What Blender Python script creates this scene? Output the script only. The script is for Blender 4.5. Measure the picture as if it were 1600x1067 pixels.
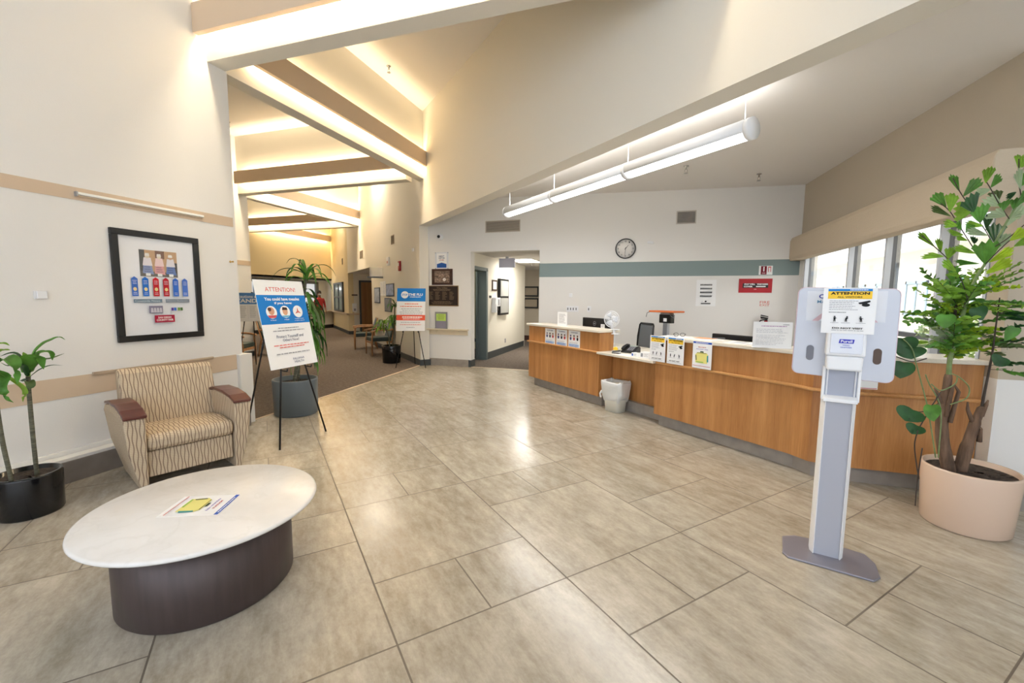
import bpy, bmesh, math, random
from mathutils import Vector, Matrix
random.seed(7)
PI = math.pi
S = bpy.context.scene
for o in list(bpy.data.objects): bpy.data.objects.remove(o)
COL = S.collection
# ------------------------------------------------------------------ camera
F_PX = 668.0
YAW, PIT, ROL = 0.309666, 0.100978, 0.008344
EYE = Vector((0, 0, 1.5))
cf = Vector((-math.sin(YAW)*math.cos(PIT), math.cos(YAW)*math.cos(PIT), -math.sin(PIT)))
r0 = Vector((math.cos(YAW), math.sin(YAW), 0)); u0 = r0.cross(cf)
cr = math.cos(ROL)*r0 + math.sin(ROL)*u0
cu_ = -math.sin(ROL)*r0 + math.cos(ROL)*u0
cam = bpy.data.cameras.new('camera'); cam.sensor_width = 36; cam.lens = F_PX/1600*36; cam.clip_start = .02; cam.clip_end = 200
camo = bpy.data.objects.new('camera', cam); COL.objects.link(camo)
camo.matrix_world = Matrix(((cr.x, cu_.x, -cf.x, EYE.x), (cr.y, cu_.y, -cf.y, EYE.y), (cr.z, cu_.z, -cf.z, EYE.z), (0, 0, 0, 1)))
S.camera = camo
# ------------------------------------------------------------------ view, sky, sun, daylight
S.view_settings.view_transform = 'Standard'; S.view_settings.look = 'None'
S.view_settings.gamma = 1; S.view_settings.use_curve_mapping = False
S.view_settings.exposure = 0.74
W = bpy.data.worlds.new('sky'); S.world = W; W.use_nodes = True
bg = W.node_tree.nodes['Background']; bg.inputs[0].default_value = (.80, .88, 1, 1); bg.inputs[1].default_value = 1.5
def lamp(name, kind, loc, energy, color=(1, 1, 1), rot=(0, 0, 0), size=(1, 1), spread=None, ang=None):
    L = bpy.data.lights.new(name, kind); L.energy = energy; L.color = color
    if kind == 'AREA': L.shape = 'RECTANGLE'; L.size, L.size_y = size
    if spread: L.spread = spread
    if ang: L.angle = ang
    o = bpy.data.objects.new(name, L); COL.objects.link(o); o.location = loc; o.rotation_euler = rot
    return o
lamp('sun', 'SUN', (0, 0, 12), 3.4, (1, .96, .88), (math.radians(-18), math.radians(-38), 0), ang=.01)
DAY = (.88, .94, 1)
lamp('daylight_front_window', 'AREA', (0.1, -2.35, 2.2), 460, DAY, (PI/2, 0, PI), (8.2, 3.6))          # daylight through the glazed front
lamp('daylight_side_fill', 'AREA', (4.3, 1.0, 1.9), 10, DAY, (PI/2, 0, PI/2), (4.5, 2.4))  # unseen side fill lamp; the wall behind it has no window
lamp('daylight_counter_window', 'AREA', (3.9, 6.2, 3.5), 100, (1, .98, .94), (0, math.radians(52), 0), (1.6, 4.2))
WARM = (1, .84, .60); WARMW = (1, .90, .74)
# ------------------------------------------------------------------ frames of the building: the lobby grid, and a grid turned 48 degrees
TH = math.radians(45) + .0513814
dA = Vector((-math.sin(TH), math.cos(TH), 0)); dB = Vector((math.cos(TH), math.sin(TH), 0))
ROT = TH - PI/2                     # rotz of things standing along the turned grid
def AB(a, b, z=0): return dA*a + dB*b + Vector((0, 0, z))
# ------------------------------------------------------------------ materials
MC = {}
def nodes(m):
    m.use_nodes = True; return m.node_tree.nodes, m.node_tree.links, m.node_tree.nodes['Principled BSDF']
def mat(name, col, rough=.6, metal=0, spec=.5, var=0, vscale=8, bump=0, bscale=60, emis=None, estr=1, trans=0, alpha=1, coat=0, stretch=None):
    if name in MC: return MC[name]
    m = bpy.data.materials.new(name); n, l, p = nodes(m)
    p.inputs['Base Color'].default_value = (*col, 1); p.inputs['Roughness'].default_value = rough
    p.inputs['Metallic'].default_value = metal; p.inputs['Specular IOR Level'].default_value = spec
    p.inputs['Coat Weight'].default_value = coat; p.inputs['Coat Roughness'].default_value = .1
    if trans: p.inputs['Transmission Weight'].default_value = trans
    if alpha < 1: p.inputs['Alpha'].default_value = alpha
    if emis: p.inputs['Emission Color'].default_value = (*emis, 1); p.inputs['Emission Strength'].default_value = estr
    tc = n.new('ShaderNodeTexCoord'); mp = n.new('ShaderNodeMapping'); l.new(tc.outputs['Object'], mp.inputs[0])
    if stretch: mp.inputs['Scale'].default_value = stretch
    if var:
        t = n.new('ShaderNodeTexNoise'); t.inputs['Scale'].default_value = vscale; t.inputs['Detail'].default_value = 4
        l.new(mp.outputs[0], t.inputs[0])
        r = n.new('ShaderNodeMapRange'); r.inputs[1].default_value = .3; r.inputs[2].default_value = .7
        r.inputs[3].default_value = 1-var; r.inputs[4].default_value = 1+var; l.new(t.outputs[0], r.inputs[0])
        mx = n.new('ShaderNodeVectorMath'); mx.operation = 'SCALE'; mx.inputs[0].default_value = col
        l.new(r.outputs[0], mx.inputs['Scale']); l.new(mx.outputs[0], p.inputs['Base Color'])
    if bump:
        t = n.new('ShaderNodeTexNoise'); t.inputs['Scale'].default_value = bscale; t.inputs['Detail'].default_value = 3
        l.new(mp.outputs[0], t.inputs[0])
        b = n.new('ShaderNodeBump'); b.inputs['Strength'].default_value = bump; b.inputs['Distance'].default_value = .01
        l.new(t.outputs[0], b.inputs['Height']); l.new(b.outputs[0], p.inputs['Normal'])
    MC[name] = m; return m
def sr(r, g, b):
    f = lambda c: (c/255/12.92) if c <= 10 else ((c/255+.055)/1.055)**2.4
    return (f(r), f(g), f(b))
class NX:
    """small expression helper for node maths"""
    def __init__(s, m): s.n, s.l, s.p = nodes(m)
    def m(s, op, *a):
        q = s.n.new('ShaderNodeMath'); q.operation = op
        for i, x in enumerate(a):
            if isinstance(x, (int, float)): q.inputs[i].default_value = x
            else: s.l.new(x, q.inputs[i])
        return q.outputs[0]
    def mixc(s, f, a, b):
        q = s.n.new('ShaderNodeMix'); q.data_type = 'RGBA'
        for i, x in ((0, f), (6, a), (7, b)):
            if isinstance(x, (int, float)): q.inputs[i].default_value = x
            elif isinstance(x, tuple): q.inputs[i].default_value = (*x, 1)
            else: s.l.new(x, q.inputs[i])
        return q.outputs[2]
    def noise(s, vec, scale, detail=4, rough=.55):
        t = s.n.new('ShaderNodeTexNoise'); t.inputs['Scale'].default_value = scale; t.inputs['Detail'].default_value = detail
        t.inputs['Roughness'].default_value = rough; s.l.new(vec, t.inputs[0]); return t.outputs[0]
    def rng(s, x, a, b, c, d):
        q = s.n.new('ShaderNodeMapRange'); s.l.new(x, q.inputs[0])
        for i, v in enumerate((a, b, c, d)): q.inputs[i+1].default_value = v
        return q.outputs[0]
    def coords(s, kind='Object', scale=(1, 1, 1), rot=(0, 0, 0)):
        tc = s.n.new('ShaderNodeTexCoord'); mp = s.n.new('ShaderNodeMapping'); s.l.new(tc.outputs[kind], mp.inputs[0])
        mp.inputs['Scale'].default_value = scale; mp.inputs['Rotation'].default_value = rot; return mp.outputs[0]
    def bump(s, h, st, dist=.01):
        b = s.n.new('ShaderNodeBump'); b.inputs['Strength'].default_value = st; b.inputs['Distance'].default_value = dist
        s.l.new(h, b.inputs['Height']); s.l.new(b.outputs[0], s.p.inputs['Normal'])
def tile_mat():
    m = bpy.data.materials.new('polished_stone_tile'); x = NX(m)
    v = x.coords(); sp = x.n.new('ShaderNodeSeparateXYZ'); x.l.new(v, sp.inputs[0]); X, Y = sp.outputs[0], sp.outputs[1]
    a = x.m('ADD', x.m('MULTIPLY', X, dA.x), x.m('MULTIPLY', Y, dA.y))
    b = x.m('ADD', x.m('MULTIPLY', X, dB.x), x.m('MULTIPLY', Y, dB.y))
    cb = x.m('DIVIDE', x.m('SUBTRACT', b, .441), .916); ci = x.m('FLOOR', cb); fb = x.m('SUBTRACT', cb, ci)
    par = x.m('ABSOLUTE', x.m('MODULO', ci, 2.0))
    va = x.m('DIVIDE', x.m('SUBTRACT', x.m('ADD', a, x.m('MULTIPLY', par, .457)), 1.722), 1.371)
    vi = x.m('FLOOR', va); fa = x.m('SUBTRACT', va, vi)
    g = .0042
    def near(f, period, at):          # distance in metres from a line, < g
        return x.m('LESS_THAN', x.m('MULTIPLY', x.m('ABSOLUTE', x.m('SUBTRACT', f, at)), period), g)
    half = x.m('LESS_THAN', fa, 1/3)
    L = x.m('MAXIMUM', near(fb, .916, 0), near(fb, .916, 1))
    L = x.m('MAXIMUM', L, x.m('MAXIMUM', near(fa, 1.371, 0), near(fa, 1.371, 1)))
    L = x.m('MAXIMUM', L, near(fa, 1.371, 1/3))
    mid = x.m('MULTIPLY', near(fb, .916, .5), half)
    L = x.m('MAXIMUM', L, mid)
    # a tint per tile
    tid = x.m('ADD', x.m('ADD', x.m('MULTIPLY', ci, 12.9898), x.m('MULTIPLY', vi, 78.233)), x.m('ADD', x.m('MULTIPLY', half, 3.7), x.m('MULTIPLY', x.m('MULTIPLY', half, x.m('GREATER_THAN', fb, .5)), 9.1)))
    rnd = x.m('FRACT', x.m('MULTIPLY', x.m('SINE', tid), 43758.5))
    cm = x.n.new('ShaderNodeCombineXYZ'); x.l.new(x.m('ADD', x.m('MULTIPLY', a, 1.0), x.m('MULTIPLY', rnd, 40)), cm.inputs[0]); x.l.new(x.m('MULTIPLY', b, 2.6), cm.inputs[1])
    n1 = x.noise(cm.outputs[0], 1.6, 8, .68); n2 = x.noise(cm.outputs[0], 7.5, 8, .72); n3 = x.noise(v, 55, 3)
    k = x.m('ADD', x.m('ADD', x.m('MULTIPLY', n1, .5), x.m('MULTIPLY', n2, .42)), x.m('MULTIPLY', n3, .1))
    k = x.m('ADD', k, x.m('MULTIPLY', x.m('SUBTRACT', rnd, .5), .05))
    c = x.mixc(x.rng(k, .40, .64, 0, 1), sr(154, 144, 127), sr(198, 189, 173))
    c = x.mixc(x.m('MULTIPLY', L, .85), c, sr(92, 80, 68))
    x.l.new(c, x.p.inputs['Base Color'])
    x.l.new(x.m('ADD', x.rng(n2, .3, .7, .17, .27), x.m('MULTIPLY', L, .4)), x.p.inputs['Roughness'])
    x.p.inputs['Specular IOR Level'].default_value = .55
    x.bump(x.m('SUBTRACT', x.m('MULTIPLY', x.noise(v, 3.2, 3), .35), L), .12, .01)
    return m
def carpet_mat():
    m = bpy.data.materials.new('brown_carpet'); x = NX(m); v = x.coords()
    k = x.m('ADD', x.m('MULTIPLY', x.noise(v, 75, 3, .8), .75), x.m('MULTIPLY', x.noise(v, 20, 4), .4))
    x.l.new(x.mixc(x.rng(k, .4, .78, 0, 1), sr(70, 62, 56), sr(142, 130, 120)), x.p.inputs['Base Color'])
    x.p.inputs['Roughness'].default_value = .95; x.p.inputs['Specular IOR Level'].default_value = .1
    x.bump(k, .5, .006); return m
def wood_mat(name, c1, c2, c3, sc=1, axis='Z', rough=.38):
    m = bpy.data.materials.new(name); x = NX(m)
    s = {'Z': (14, 14, .7), 'X': (.7, 14, 14), 'Y': (14, .7, 14)}[axis]
    v = x.coords(scale=tuple(q*sc for q in s)); w = x.coords(scale=tuple(q*sc*7 for q in s))
    k = x.m('ADD', x.m('MULTIPLY', x.noise(v, .55, 5, .6), .75), x.m('MULTIPLY', x.noise(w, 1.2, 3, .6), .28))
    c = x.mixc(x.rng(k, .36, .56, 0, 1), c1, c2); c = x.mixc(x.rng(k, .56, .72, 0, 1), c, c3)
    x.l.new(c, x.p.inputs['Base Color']); x.p.inputs['Roughness'].default_value = rough; return m
M = {}
M['wall'] = mat('cream_wall_paint', sr(232, 227, 215), .75, spec=.25, bump=.08, bscale=90)
M['wallw'] = mat('off_white_wall_paint', sr(237, 235, 231), .75, spec=.25, bump=.08, bscale=90)
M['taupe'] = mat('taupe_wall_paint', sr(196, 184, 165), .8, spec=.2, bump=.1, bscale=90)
M['yellow'] = mat('yellow_cream_wall_paint', sr(224, 208, 170), .8, spec=.2, bump=.08, bscale=90)
M['white'] = mat('white_paint', sr(238, 236, 230), .6)
M['ceil'] = mat('ceiling_paint', sr(240, 236, 231), .85, spec=.2)
M['tan'] = mat('tan_trim_paint', sr(224, 202, 176), .55)
M['bandw'] = mat('tan_band_paint', sr(214, 192, 166), .6)
M['teal'] = mat('grey_teal_paint', sr(136, 153, 152), .6)
M['dbase'] = mat('dark_grey_rubber', sr(66, 72, 74), .5)
M['stone'] = mat('grey_stone', sr(158, 150, 141), .45, var=.12, vscale=9)
M['stoned'] = mat('brown_grey_stone', sr(140, 131, 124), .4, var=.12, vscale=7)
M['tile'] = tile_mat(); M['carpet'] = carpet_mat()
M['maple'] = wood_mat('honey_maple_veneer', sr(166, 110, 60), sr(194, 138, 82), sr(210, 156, 100))
M['maplex'] = wood_mat('honey_maple_rail', sr(170, 112, 58), sr(202, 148, 90), sr(220, 168, 110), axis='X')
M['alu'] = mat('silver_aluminium', sr(176, 178, 184), .35, metal=.6)
M['alugrey'] = mat('grey_anodised_frame', sr(120, 124, 130), .4, metal=.4)
M['aluwhite'] = mat('pale_window_frame', sr(214, 220, 228), .4)
M['black'] = mat('black_plastic', sr(22, 22, 24), .35)
M['blackm'] = mat('black_metal', sr(28, 28, 30), .4, metal=.3)
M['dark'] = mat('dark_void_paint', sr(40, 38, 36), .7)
M['wht'] = mat('white_plastic', sr(240, 241, 243), .35)
M['paper'] = mat('white_paper', sr(246, 246, 246), .55)
M['chrome'] = mat('chrome', sr(190, 190, 190), .15, metal=1)
M['tube'] = mat('lit_fluorescent_tube', (1, 1, 1), emis=(1, .88, .66), estr=5)
M['lamp'] = mat('lit_white_diffuser', (1, 1, 1), emis=(1, .99, .96), estr=2.6)
M['panel'] = mat('lit_ceiling_panel', (1, 1, 1), emis=(1, .97, .9), estr=7)
M['glass'] = mat('clear_glass', (1, 1, 1), .02, trans=1, alpha=.18)
M['soil'] = mat('dark_potting_soil', sr(64, 54, 46), .95, var=.5, vscale=40, bump=1, bscale=50)
def flat(r, g, b, rough=.55): return mat('print_%d_%d_%d' % (r, g, b), sr(r, g, b), rough, spec=.3)
# ------------------------------------------------------------------ mesh helpers
class MB:
    def __init__(s, T=None): s.bm = bmesh.new(); s.mats = []; s.T = T or Matrix()
    def mi(s, m):
        if m not in s.mats: s.mats.append(m)
        return s.mats.index(m)
    def face(s, pts, m, smooth=False):
        vs = [s.bm.verts.new(s.T @ Vector(p)) for p in pts]
        try: f = s.bm.faces.new(vs)
        except ValueError: return None
        f.material_index = s.mi(m); f.smooth = smooth; return f
    def box(s, x0, x1, y0, y1, z0, z1, m):
        P = [(x, y, z) for z in (z0, z1) for y in (y0, y1) for x in (x0, x1)]
        vs = [s.bm.verts.new(s.T @ Vector(p)) for p in P]; k = s.mi(m)
        for q in ((0, 2, 3, 1), (4, 5, 7, 6), (0, 1, 5, 4), (2, 6, 7, 3), (0, 4, 6, 2), (1, 3, 7, 5)):
            f = s.bm.faces.new([vs[i] for i in q]); f.material_index = k
        return s
    def hexa(s, P, m):
        vs = [s.bm.verts.new(s.T @ Vector(p)) for p in P]; k = s.mi(m)
        for q in ((0, 3, 2, 1), (4, 5, 6, 7), (0, 1, 5, 4), (1, 2, 6, 5), (2, 3, 7, 6), (3, 0, 4, 7)):
            f = s.bm.faces.new([vs[i] for i in q]); f.material_index = k
        return s
    def prism(s, poly, z0, z1, m, axis='Z', smooth=False):
        """extrude a 2-D polygon along an axis; axis Z: (x,y), Y: (x,z), X: (y,z)"""
        def P(p, h): return {'Z': (p[0], p[1], h), 'Y': (p[0], h, p[1]), 'X': (h, p[0], p[1])}[axis]
        A_ = [s.bm.verts.new(s.T @ Vector(P(p, z0))) for p in poly]; B_ = [s.bm.verts.new(s.T @ Vector(P(p, z1))) for p in poly]
        k = s.mi(m); n = len(poly)
        for f in (s.bm.faces.new(A_[::-1]), s.bm.faces.new(B_)): f.material_index = k
        for i in range(n):
            f = s.bm.faces.new((A_[i], A_[(i+1) % n], B_[(i+1) % n], B_[i])); f.material_index = k; f.smooth = smooth
        return s
    def lathe(s, prof, m, n=32, c=(0, 0, 0), smooth=True, sx=1, sy=1, axis='Z', cap=True):
        k = s.mi(m); rings = []
        for r, z in prof:
            ring = []
            for i in range(n):
                t = 2*PI*i/n; x, y = r*math.cos(t)*sx, r*math.sin(t)*sy
                p = {'Z': (x, y, z), 'Y': (x, z, y), 'X': (z, x, y)}[axis]
                ring.append(s.bm.verts.new(s.T @ (Vector(p)+Vector(c))))
            rings.append(ring)
        for A_, B_ in zip(rings, rings[1:]):
            for i in range(n):
                f = s.bm.faces.new((A_[i], A_[(i+1) % n], B_[(i+1) % n], B_[i])); f.material_index = k; f.smooth = smooth
        if cap:
            for R_ in (rings[0][::-1], rings[-1]):
                f = s.bm.faces.new(R_); f.material_index = k
        return s
    def tube(s, pts, r, m, n=8, smooth=True):
        pts = [Vector(p) for p in pts]; rs = r if isinstance(r, (list, tuple)) else [r]*len(pts)
        k = s.mi(m); rings = []; up = Vector((0, 0, 1))
        ref = None
        for i, p in enumerate(pts):
            d = (pts[min(i+1, len(pts)-1)]-pts[max(i-1, 0)]).normalized()
            if ref is None: ref = d.cross(up if abs(d.z) < .95 else Vector((1, 0, 0))).normalized()
            ref = (ref - d*ref.dot(d)).normalized(); q = d.cross(ref)
            rings.append([s.bm.verts.new(s.T @ (p + (ref*math.cos(2*PI*j/n)+q*math.sin(2*PI*j/n))*rs[i])) for j in range(n)])
        for A_, B_ in zip(rings, rings[1:]):
            for j in range(n):
                f = s.bm.faces.new((A_[j], A_[(j+1) % n], B_[(j+1) % n], B_[j])); f.material_index = k; f.smooth = smooth
        for R_ in (rings[0][::-1], rings[-1]):
            f = s.bm.faces.new(R_); f.material_index = k
        return s
    def grid(s, fn, nu, nv, m, smooth=True):
        k = s.mi(m); V_ = [[s.bm.verts.new(s.T @ Vector(fn(i/nu, j/nv))) for j in range(nv+1)] for i in range(nu+1)]
        for i in range(nu):
            for j in range(nv):
                f = s.bm.faces.new((V_[i][j], V_[i+1][j], V_[i+1][j+1], V_[i][j+1])); f.material_index = k; f.smooth = smooth
        return s
    def build(s, name, parent=None, bevel=0, seg=2, fix=True, solid=0, subsurf=0):
        if fix: bmesh.ops.recalc_face_normals(s.bm, faces=s.bm.faces)
        me = bpy.data.meshes.new(name); s.bm.to_mesh(me); s.bm.free()
        for m in s.mats: me.materials.append(m)
        o = bpy.data.objects.new(name, me); COL.objects.link(o)
        if parent: o.parent = parent
        if solid:
            q = o.modifiers.new('thickness', 'SOLIDIFY'); q.thickness = solid; q.offset = 0
        if bevel:
            q = o.modifiers.new('bevel', 'BEVEL'); q.width = bevel; q.segments = seg; q.limit_method = 'ANGLE'; q.angle_limit = math.radians(40)
        if subsurf:
            q = o.modifiers.new('subdivision', 'SUBSURF'); q.levels = q.render_levels = subsurf
        return o
def thing(name, label, cat, loc=(0, 0, 0), rotz=0, group=None):
    o = bpy.data.objects.new(name, None); COL.objects.link(o); o.location = loc; o.rotation_euler = (0, 0, rotz); o.empty_display_size = .05
    o['label'] = label; o['category'] = cat
    if group: o['group'] = group
    return o
def tag(o, label, cat, group=None, loc=None, rotz=0):
    o['label'] = label; o['category'] = cat
    if group: o['group'] = group
    if loc is not None: o.location = loc; o.rotation_euler = (0, 0, rotz)
    return o
def struct(o): o['kind'] = 'structure'; return o
def sbox(name, x0, x1, y0, y1, z0, z1, m, turned=False, bevel=0):
    """a box of the setting; turned=True takes (a0,a1,b0,b1) on the turned grid"""
    b = MB()
    if turned:
        P = [AB(x0, y0), AB(x1, y0), AB(x1, y1), AB(x0, y1)]; b.hexa([(p.x, p.y, z0) for p in P]+[(p.x, p.y, z1) for p in P], m)
    else: b.box(x0, x1, y0, y1, z0, z1, m)
    return struct(b.build(name, bevel=bevel))
def dup(root, loc=None, rotz=None, label=None, group=None):
    def cp(o, parent):
        c = o.copy(); COL.objects.link(c); c.parent = parent
        for ch in [q for q in bpy.data.objects if q.parent == o]: cp(ch, c)
        return c
    r = cp(root, None)
    if loc is not None: r.location = loc
    if rotz is not None: r.rotation_euler = (0, 0, rotz)
    if label: r['label'] = label
    if group: r['group'] = group
    return r
# ------------------------------------------------------------------ flat printed matter: drawn in the local XZ plane, facing -Y
def text_mesh(body, weight=0):
    c = bpy.data.curves.new('t', 'FONT'); c.body = body; c.size = 1; c.offset = weight; c.resolution_u = 2; c.align_x = 'LEFT'
    o = bpy.data.objects.new('t', c); COL.objects.link(o)
    me = bpy.data.meshes.new_from_object(o.evaluated_get(bpy.context.evaluated_depsgraph_get()))
    bpy.data.objects.remove(o); bpy.data.curves.remove(c); return me
class Art:
    def __init__(s, depth=0): s.b = MB(); s.k = 0; s.d = depth
    def lay(s): s.k += 1; return -s.d - .00035*s.k
    def rect(s, x0, x1, z0, z1, m, y=None):
        y = s.lay() if y is None else y
        s.b.face([(x0, y, z0), (x1, y, z0), (x1, y, z1), (x0, y, z1)], m); return s
    def poly(s, pts, m):
        y = s.lay(); s.b.face([(p[0], y, p[1]) for p in pts], m); return s
    def oval(s, cx, cz, rx, rz, m, n=24): return s.poly([(cx+rx*math.cos(2*PI*i/n), cz+rz*math.sin(2*PI*i/n)) for i in range(n)], m)
    def text(s, body, cx, cz, w, h, m, weight=0, y=None):
        me = text_mesh(body, weight); y = s.lay() if y is None else y
        xs = [v.co.x for v in me.vertices]; zs = [v.co.y for v in me.vertices]
        if not xs: return s
        x0, x1, z0, z1 = min(xs), max(xs), min(zs), max(zs); k = s.b.mi(m)
        vs = [s.b.bm.verts.new(s.b.T @ Vector((cx+((v.co.x-x0)/(x1-x0)-.5)*w, y, cz+((v.co.y-z0)/(z1-z0)-.5)*h))) for v in me.vertices]
        for p in me.polygons:
            try: f = s.b.bm.faces.new([vs[i] for i in p.vertices]); f.material_index = k
            except ValueError: pass
        bpy.data.meshes.remove(me); return s
    def lines(s, x0, x1, ztop, n, dz, h, m, center=False, rag=.25):
        y = s.lay()
        for i in range(n):
            w = (x1-x0)*(1-random.uniform(0, rag)); a = x0 + ((x1-x0-w)/2 if center else 0); e = a+w; z = ztop-i*dz
            while a < e-.001:
                q = min(e, a+random.uniform(.04, .13)*(x1-x0)); s.b.face([(a, y, z-h), (q, y, z-h), (q, y, z), (a, y, z)], m); a = q+.018*(x1-x0)
        return s
    def build(s, name, parent): return s.b.build(name, parent, fix=False)
# ================================================================== THE SETTING
b = MB()
b.face([(-4.75, -2.6, 0), (4.7, -2.6, 0), (4.7, 8.6, 0), (-4.80, 8.6, 0), (-4.80, 8.3, 0), (-4.52, 3.75, 0), (-4.75, 3.75, 0)], M['tile'])
struct(b.build('floor'))
b = MB()
b.face([(-4.52, 3.75, 0), (-4.80, 8.3, 0), (-4.80, 8.6, 0), (-8, 13, 0), (-14, 20, 0), (-18, 20, 0), (-18, 3.5, 0), (-4.75, 3.5, 0), (-4.75, 3.75, 0)], M['carpet'])
b.face([(-4.80, 8.6, 0), (0, 8.6, 0), (0, 18, 0), (-14, 20, 0), (-8, 13, 0)], M['carpet'])
struct(b.build('floor_carpet'))
b = MB(); p, q = Vector((-4.52, 3.75, 0)), Vector((-4.80, 8.3, 0)); d = Vector((.018, 0, 0))
b.hexa([p-d, p+d, q+d, q-d, p-d+Vector((0, 0, .004)), p+d+Vector((0, 0, .004)), q+d+Vector((0, 0, .004)), q-d+Vector((0, 0, .004))], M['bandw'])
b.box(-3.65, -2.15, 8.49, 8.52, 0, .004, M['bandw']); struct(b.build('trim_threshold'))
ZC = 5.25; ZB = 3.93
sbox('wall_left', -4.7, -4.5, -2.6, 3.75, 0, ZC, M['wallw'])
b = MB(); b.box(-4.499, -4.495, -2.6, 3.72, 2.27, 2.37, M['bandw']); b.box(-4.499, -4.495, -2.6, 3.67, .66, .83, M['bandw'])
struct(b.build('trim_bands_left'))
b = MB(); b.box(-4.5, -4.36, -2.6, 3.70, 0, .173, M['stoned']); struct(b.build('baseboard_left', bevel=.003))
b = MB(); b.box(-4.5, -4.37, -2.6, 3.70, .173, .20, M['wallw']); b.box(-4.5, -4.47, -2.6, 3.70, .20, .235, M['white']); struct(b.build('trim_ledge_left', bevel=.004))
b = MB(); b.box(-4.70, -4.455, 3.68, 3.84, 0, .83, M['white']); struct(b.build('trim_corner_left', bevel=.006))
sbox('wall_left_return', -9.5, -4.7, 3.55, 3.75, 0, ZC, M['wallw'])
# second bay of the corridor
sbox('wall_left_second', -9.7, -9.5, 3.55, 8.28, 0, ZC, M['wallw'])
b = MB(); b.box(-9.499, -9.49, 3.8, 8.28, 2.25, 2.36, M['bandw']); struct(b.build('trim_bands_second'))
b = MB(); b.box(-9.7, -9.48, 3.8, 8.30, 0, .12, M['dbase']); struct(b.build('baseboard_second'))
sbox('wall_left_third', -14.9, -9.7, 8.08, 8.28, 0, ZC, M['wall'])
# far wall with the recessed window bay
b = MB(); b.box(-15.1, -14.9, 8.28, 17.6, 2.3, ZC, M['yellow']); b.box(-15.1, -14.9, 8.28, 9.2, 0, 2.3, M['yellow']); struct(b.build('wall_far'))
b = MB()
b.box(-15.7, -15.5, 9.2, 18.0, 0, .82, M['wall']); b.box(-15.7, -15.5, 9.2, 18.0, 2.2, 2.4, M['white'])
for y0, y1 in ((9.2, 10.2), (12.0, 12.8), (14.6, 15.3), (17.1, 18.0)): b.box(-15.7, -15.5, y0, y1, .82, 2.2, M['white'])
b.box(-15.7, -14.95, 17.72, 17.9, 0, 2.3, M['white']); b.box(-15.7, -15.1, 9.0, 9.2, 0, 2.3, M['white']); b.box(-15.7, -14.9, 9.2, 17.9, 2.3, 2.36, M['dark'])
struct(b.build('wall_far_recess'))
for i, (y0, y1) in enumerate(((15.3, 17.1), (12.8, 14.6), (10.2, 12.0))):
    fr = MB()
    for k in range(3):
        yy = y0+(y1-y0)*k/2; fr.box(-15.6, -15.47, yy-.10, yy+.10, .82, 2.2, M['alugrey'])
    for zz in (.86, 1.5, 2.16): fr.box(-15.6, -15.47, y0, y1, zz-.06, zz+.06, M['alugrey'])
    w = struct(fr.build('window_%d' % (i+1)))
    g = MB(); g.box(-15.56, -15.54, y0, y1, .82, 2.2, mat('bright_frosted_pane', sr(226, 232, 236), .4, emis=(.86, .93, 1), estr=.35)); g.build('pane', w)
# corridor wall on the turned grid, with the recess of the wooden door
sbox('wall_corridor', 9.1, 13.85, 2.97, 3.17, 0, ZC, M['wall'], True)
sbox('wall_corridor_lintel', 13.85, 18.1, 2.97, 3.17, 2.43, ZC, M['wall'], True)
sbox('wall_corridor_end', 18.1, 23.4, 2.97, 3.17, 0, ZC, M['yellow'], True)
sbox('wall_recess_side', 18.1, 18.3, 3.17, 5.6, 0, 2.55, M['wall'], True)
sbox('wall_recess_near', 13.65, 13.85, 3.17, 5.6, 0, 2.55, M['wall'], True)
sbox('wall_recess_back', 13.65, 18.3, 5.4, 5.6, 0, 2.55, M['wall'], True)
sbox('ceiling_recess', 13.85, 18.1, 3.17, 5.4, 2.43, 2.5, M['ceil'], True)
sbox('baseboard_corridor', 9.1, 13.85, 2.945, 2.97, 0, .13, M['dbase'], True)
sbox('baseboard_corridor_end', 9.075, 9.1, 2.945, 3.19, 0, .13, M['dbase'], True)
# the tall bulkhead wall over the reception counter
sbox('wall_bulkhead', -3.2, 9.1, 2.97, 3.19, 3.03, ZC, M['wall'], True)
# back wall
sbox('wall_back_left', -4.66, -3.65, 8.5, 8.7, 0, ZC, M['wallw'])
sbox('wall_back_lintel', -3.65, -2.15, 8.5, 8.7, 2.47, ZC, M['wallw'])
sbox('wall_back', -2.15, 2.6, 8.5, 8.7, 0, ZC, M['wallw'])
sbox('trim_teal_band', -2.15, 2.4, 8.494, 8.5, 1.93, 2.20, M['teal'])
sbox('trim_white_ledge', -2.15, 2.4, 8.485, 8.5, 2.20, 2.225, M['white'])
sbox('baseboard_back', -4.66, -3.70, 8.46, 8.5, 0, .155, M['stone'])
sbox('baseboard_back_corner', -3.70, -3.645, 8.47, 8.72, 0, .15, M['dbase'])
# wall on the right with the window band, valance, pier
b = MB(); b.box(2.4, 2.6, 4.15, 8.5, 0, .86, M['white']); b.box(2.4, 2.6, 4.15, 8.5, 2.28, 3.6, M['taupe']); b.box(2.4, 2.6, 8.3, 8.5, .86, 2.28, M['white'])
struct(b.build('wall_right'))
b = MB(); b.box(2.4, 4.7, 3.95, 4.15, 0, .95, M['wallw']); b.box(2.4, 4.7, 3.95, 4.15, .95, 3.7, M['taupe']); struct(b.build('wall_right_pier'))  # taupe above the white wainscot, with the pier's shade put into the colour
sbox('baseboard_pier', 2.38, 4.6, 3.93, 3.95, 0, .15, M['stone'])
b = MB(); b.box(2.42, 4.5, 3.78, 3.95, 2.28, 2.32, M['white']); struct(b.build('trim_pier_ledge'))
b = MB(); b.box(2.44, 4.5, 3.9, 3.95, 1.95, 2.28, M['tan']); struct(b.build('trim_pier_panel'))
b = MB()
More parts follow.
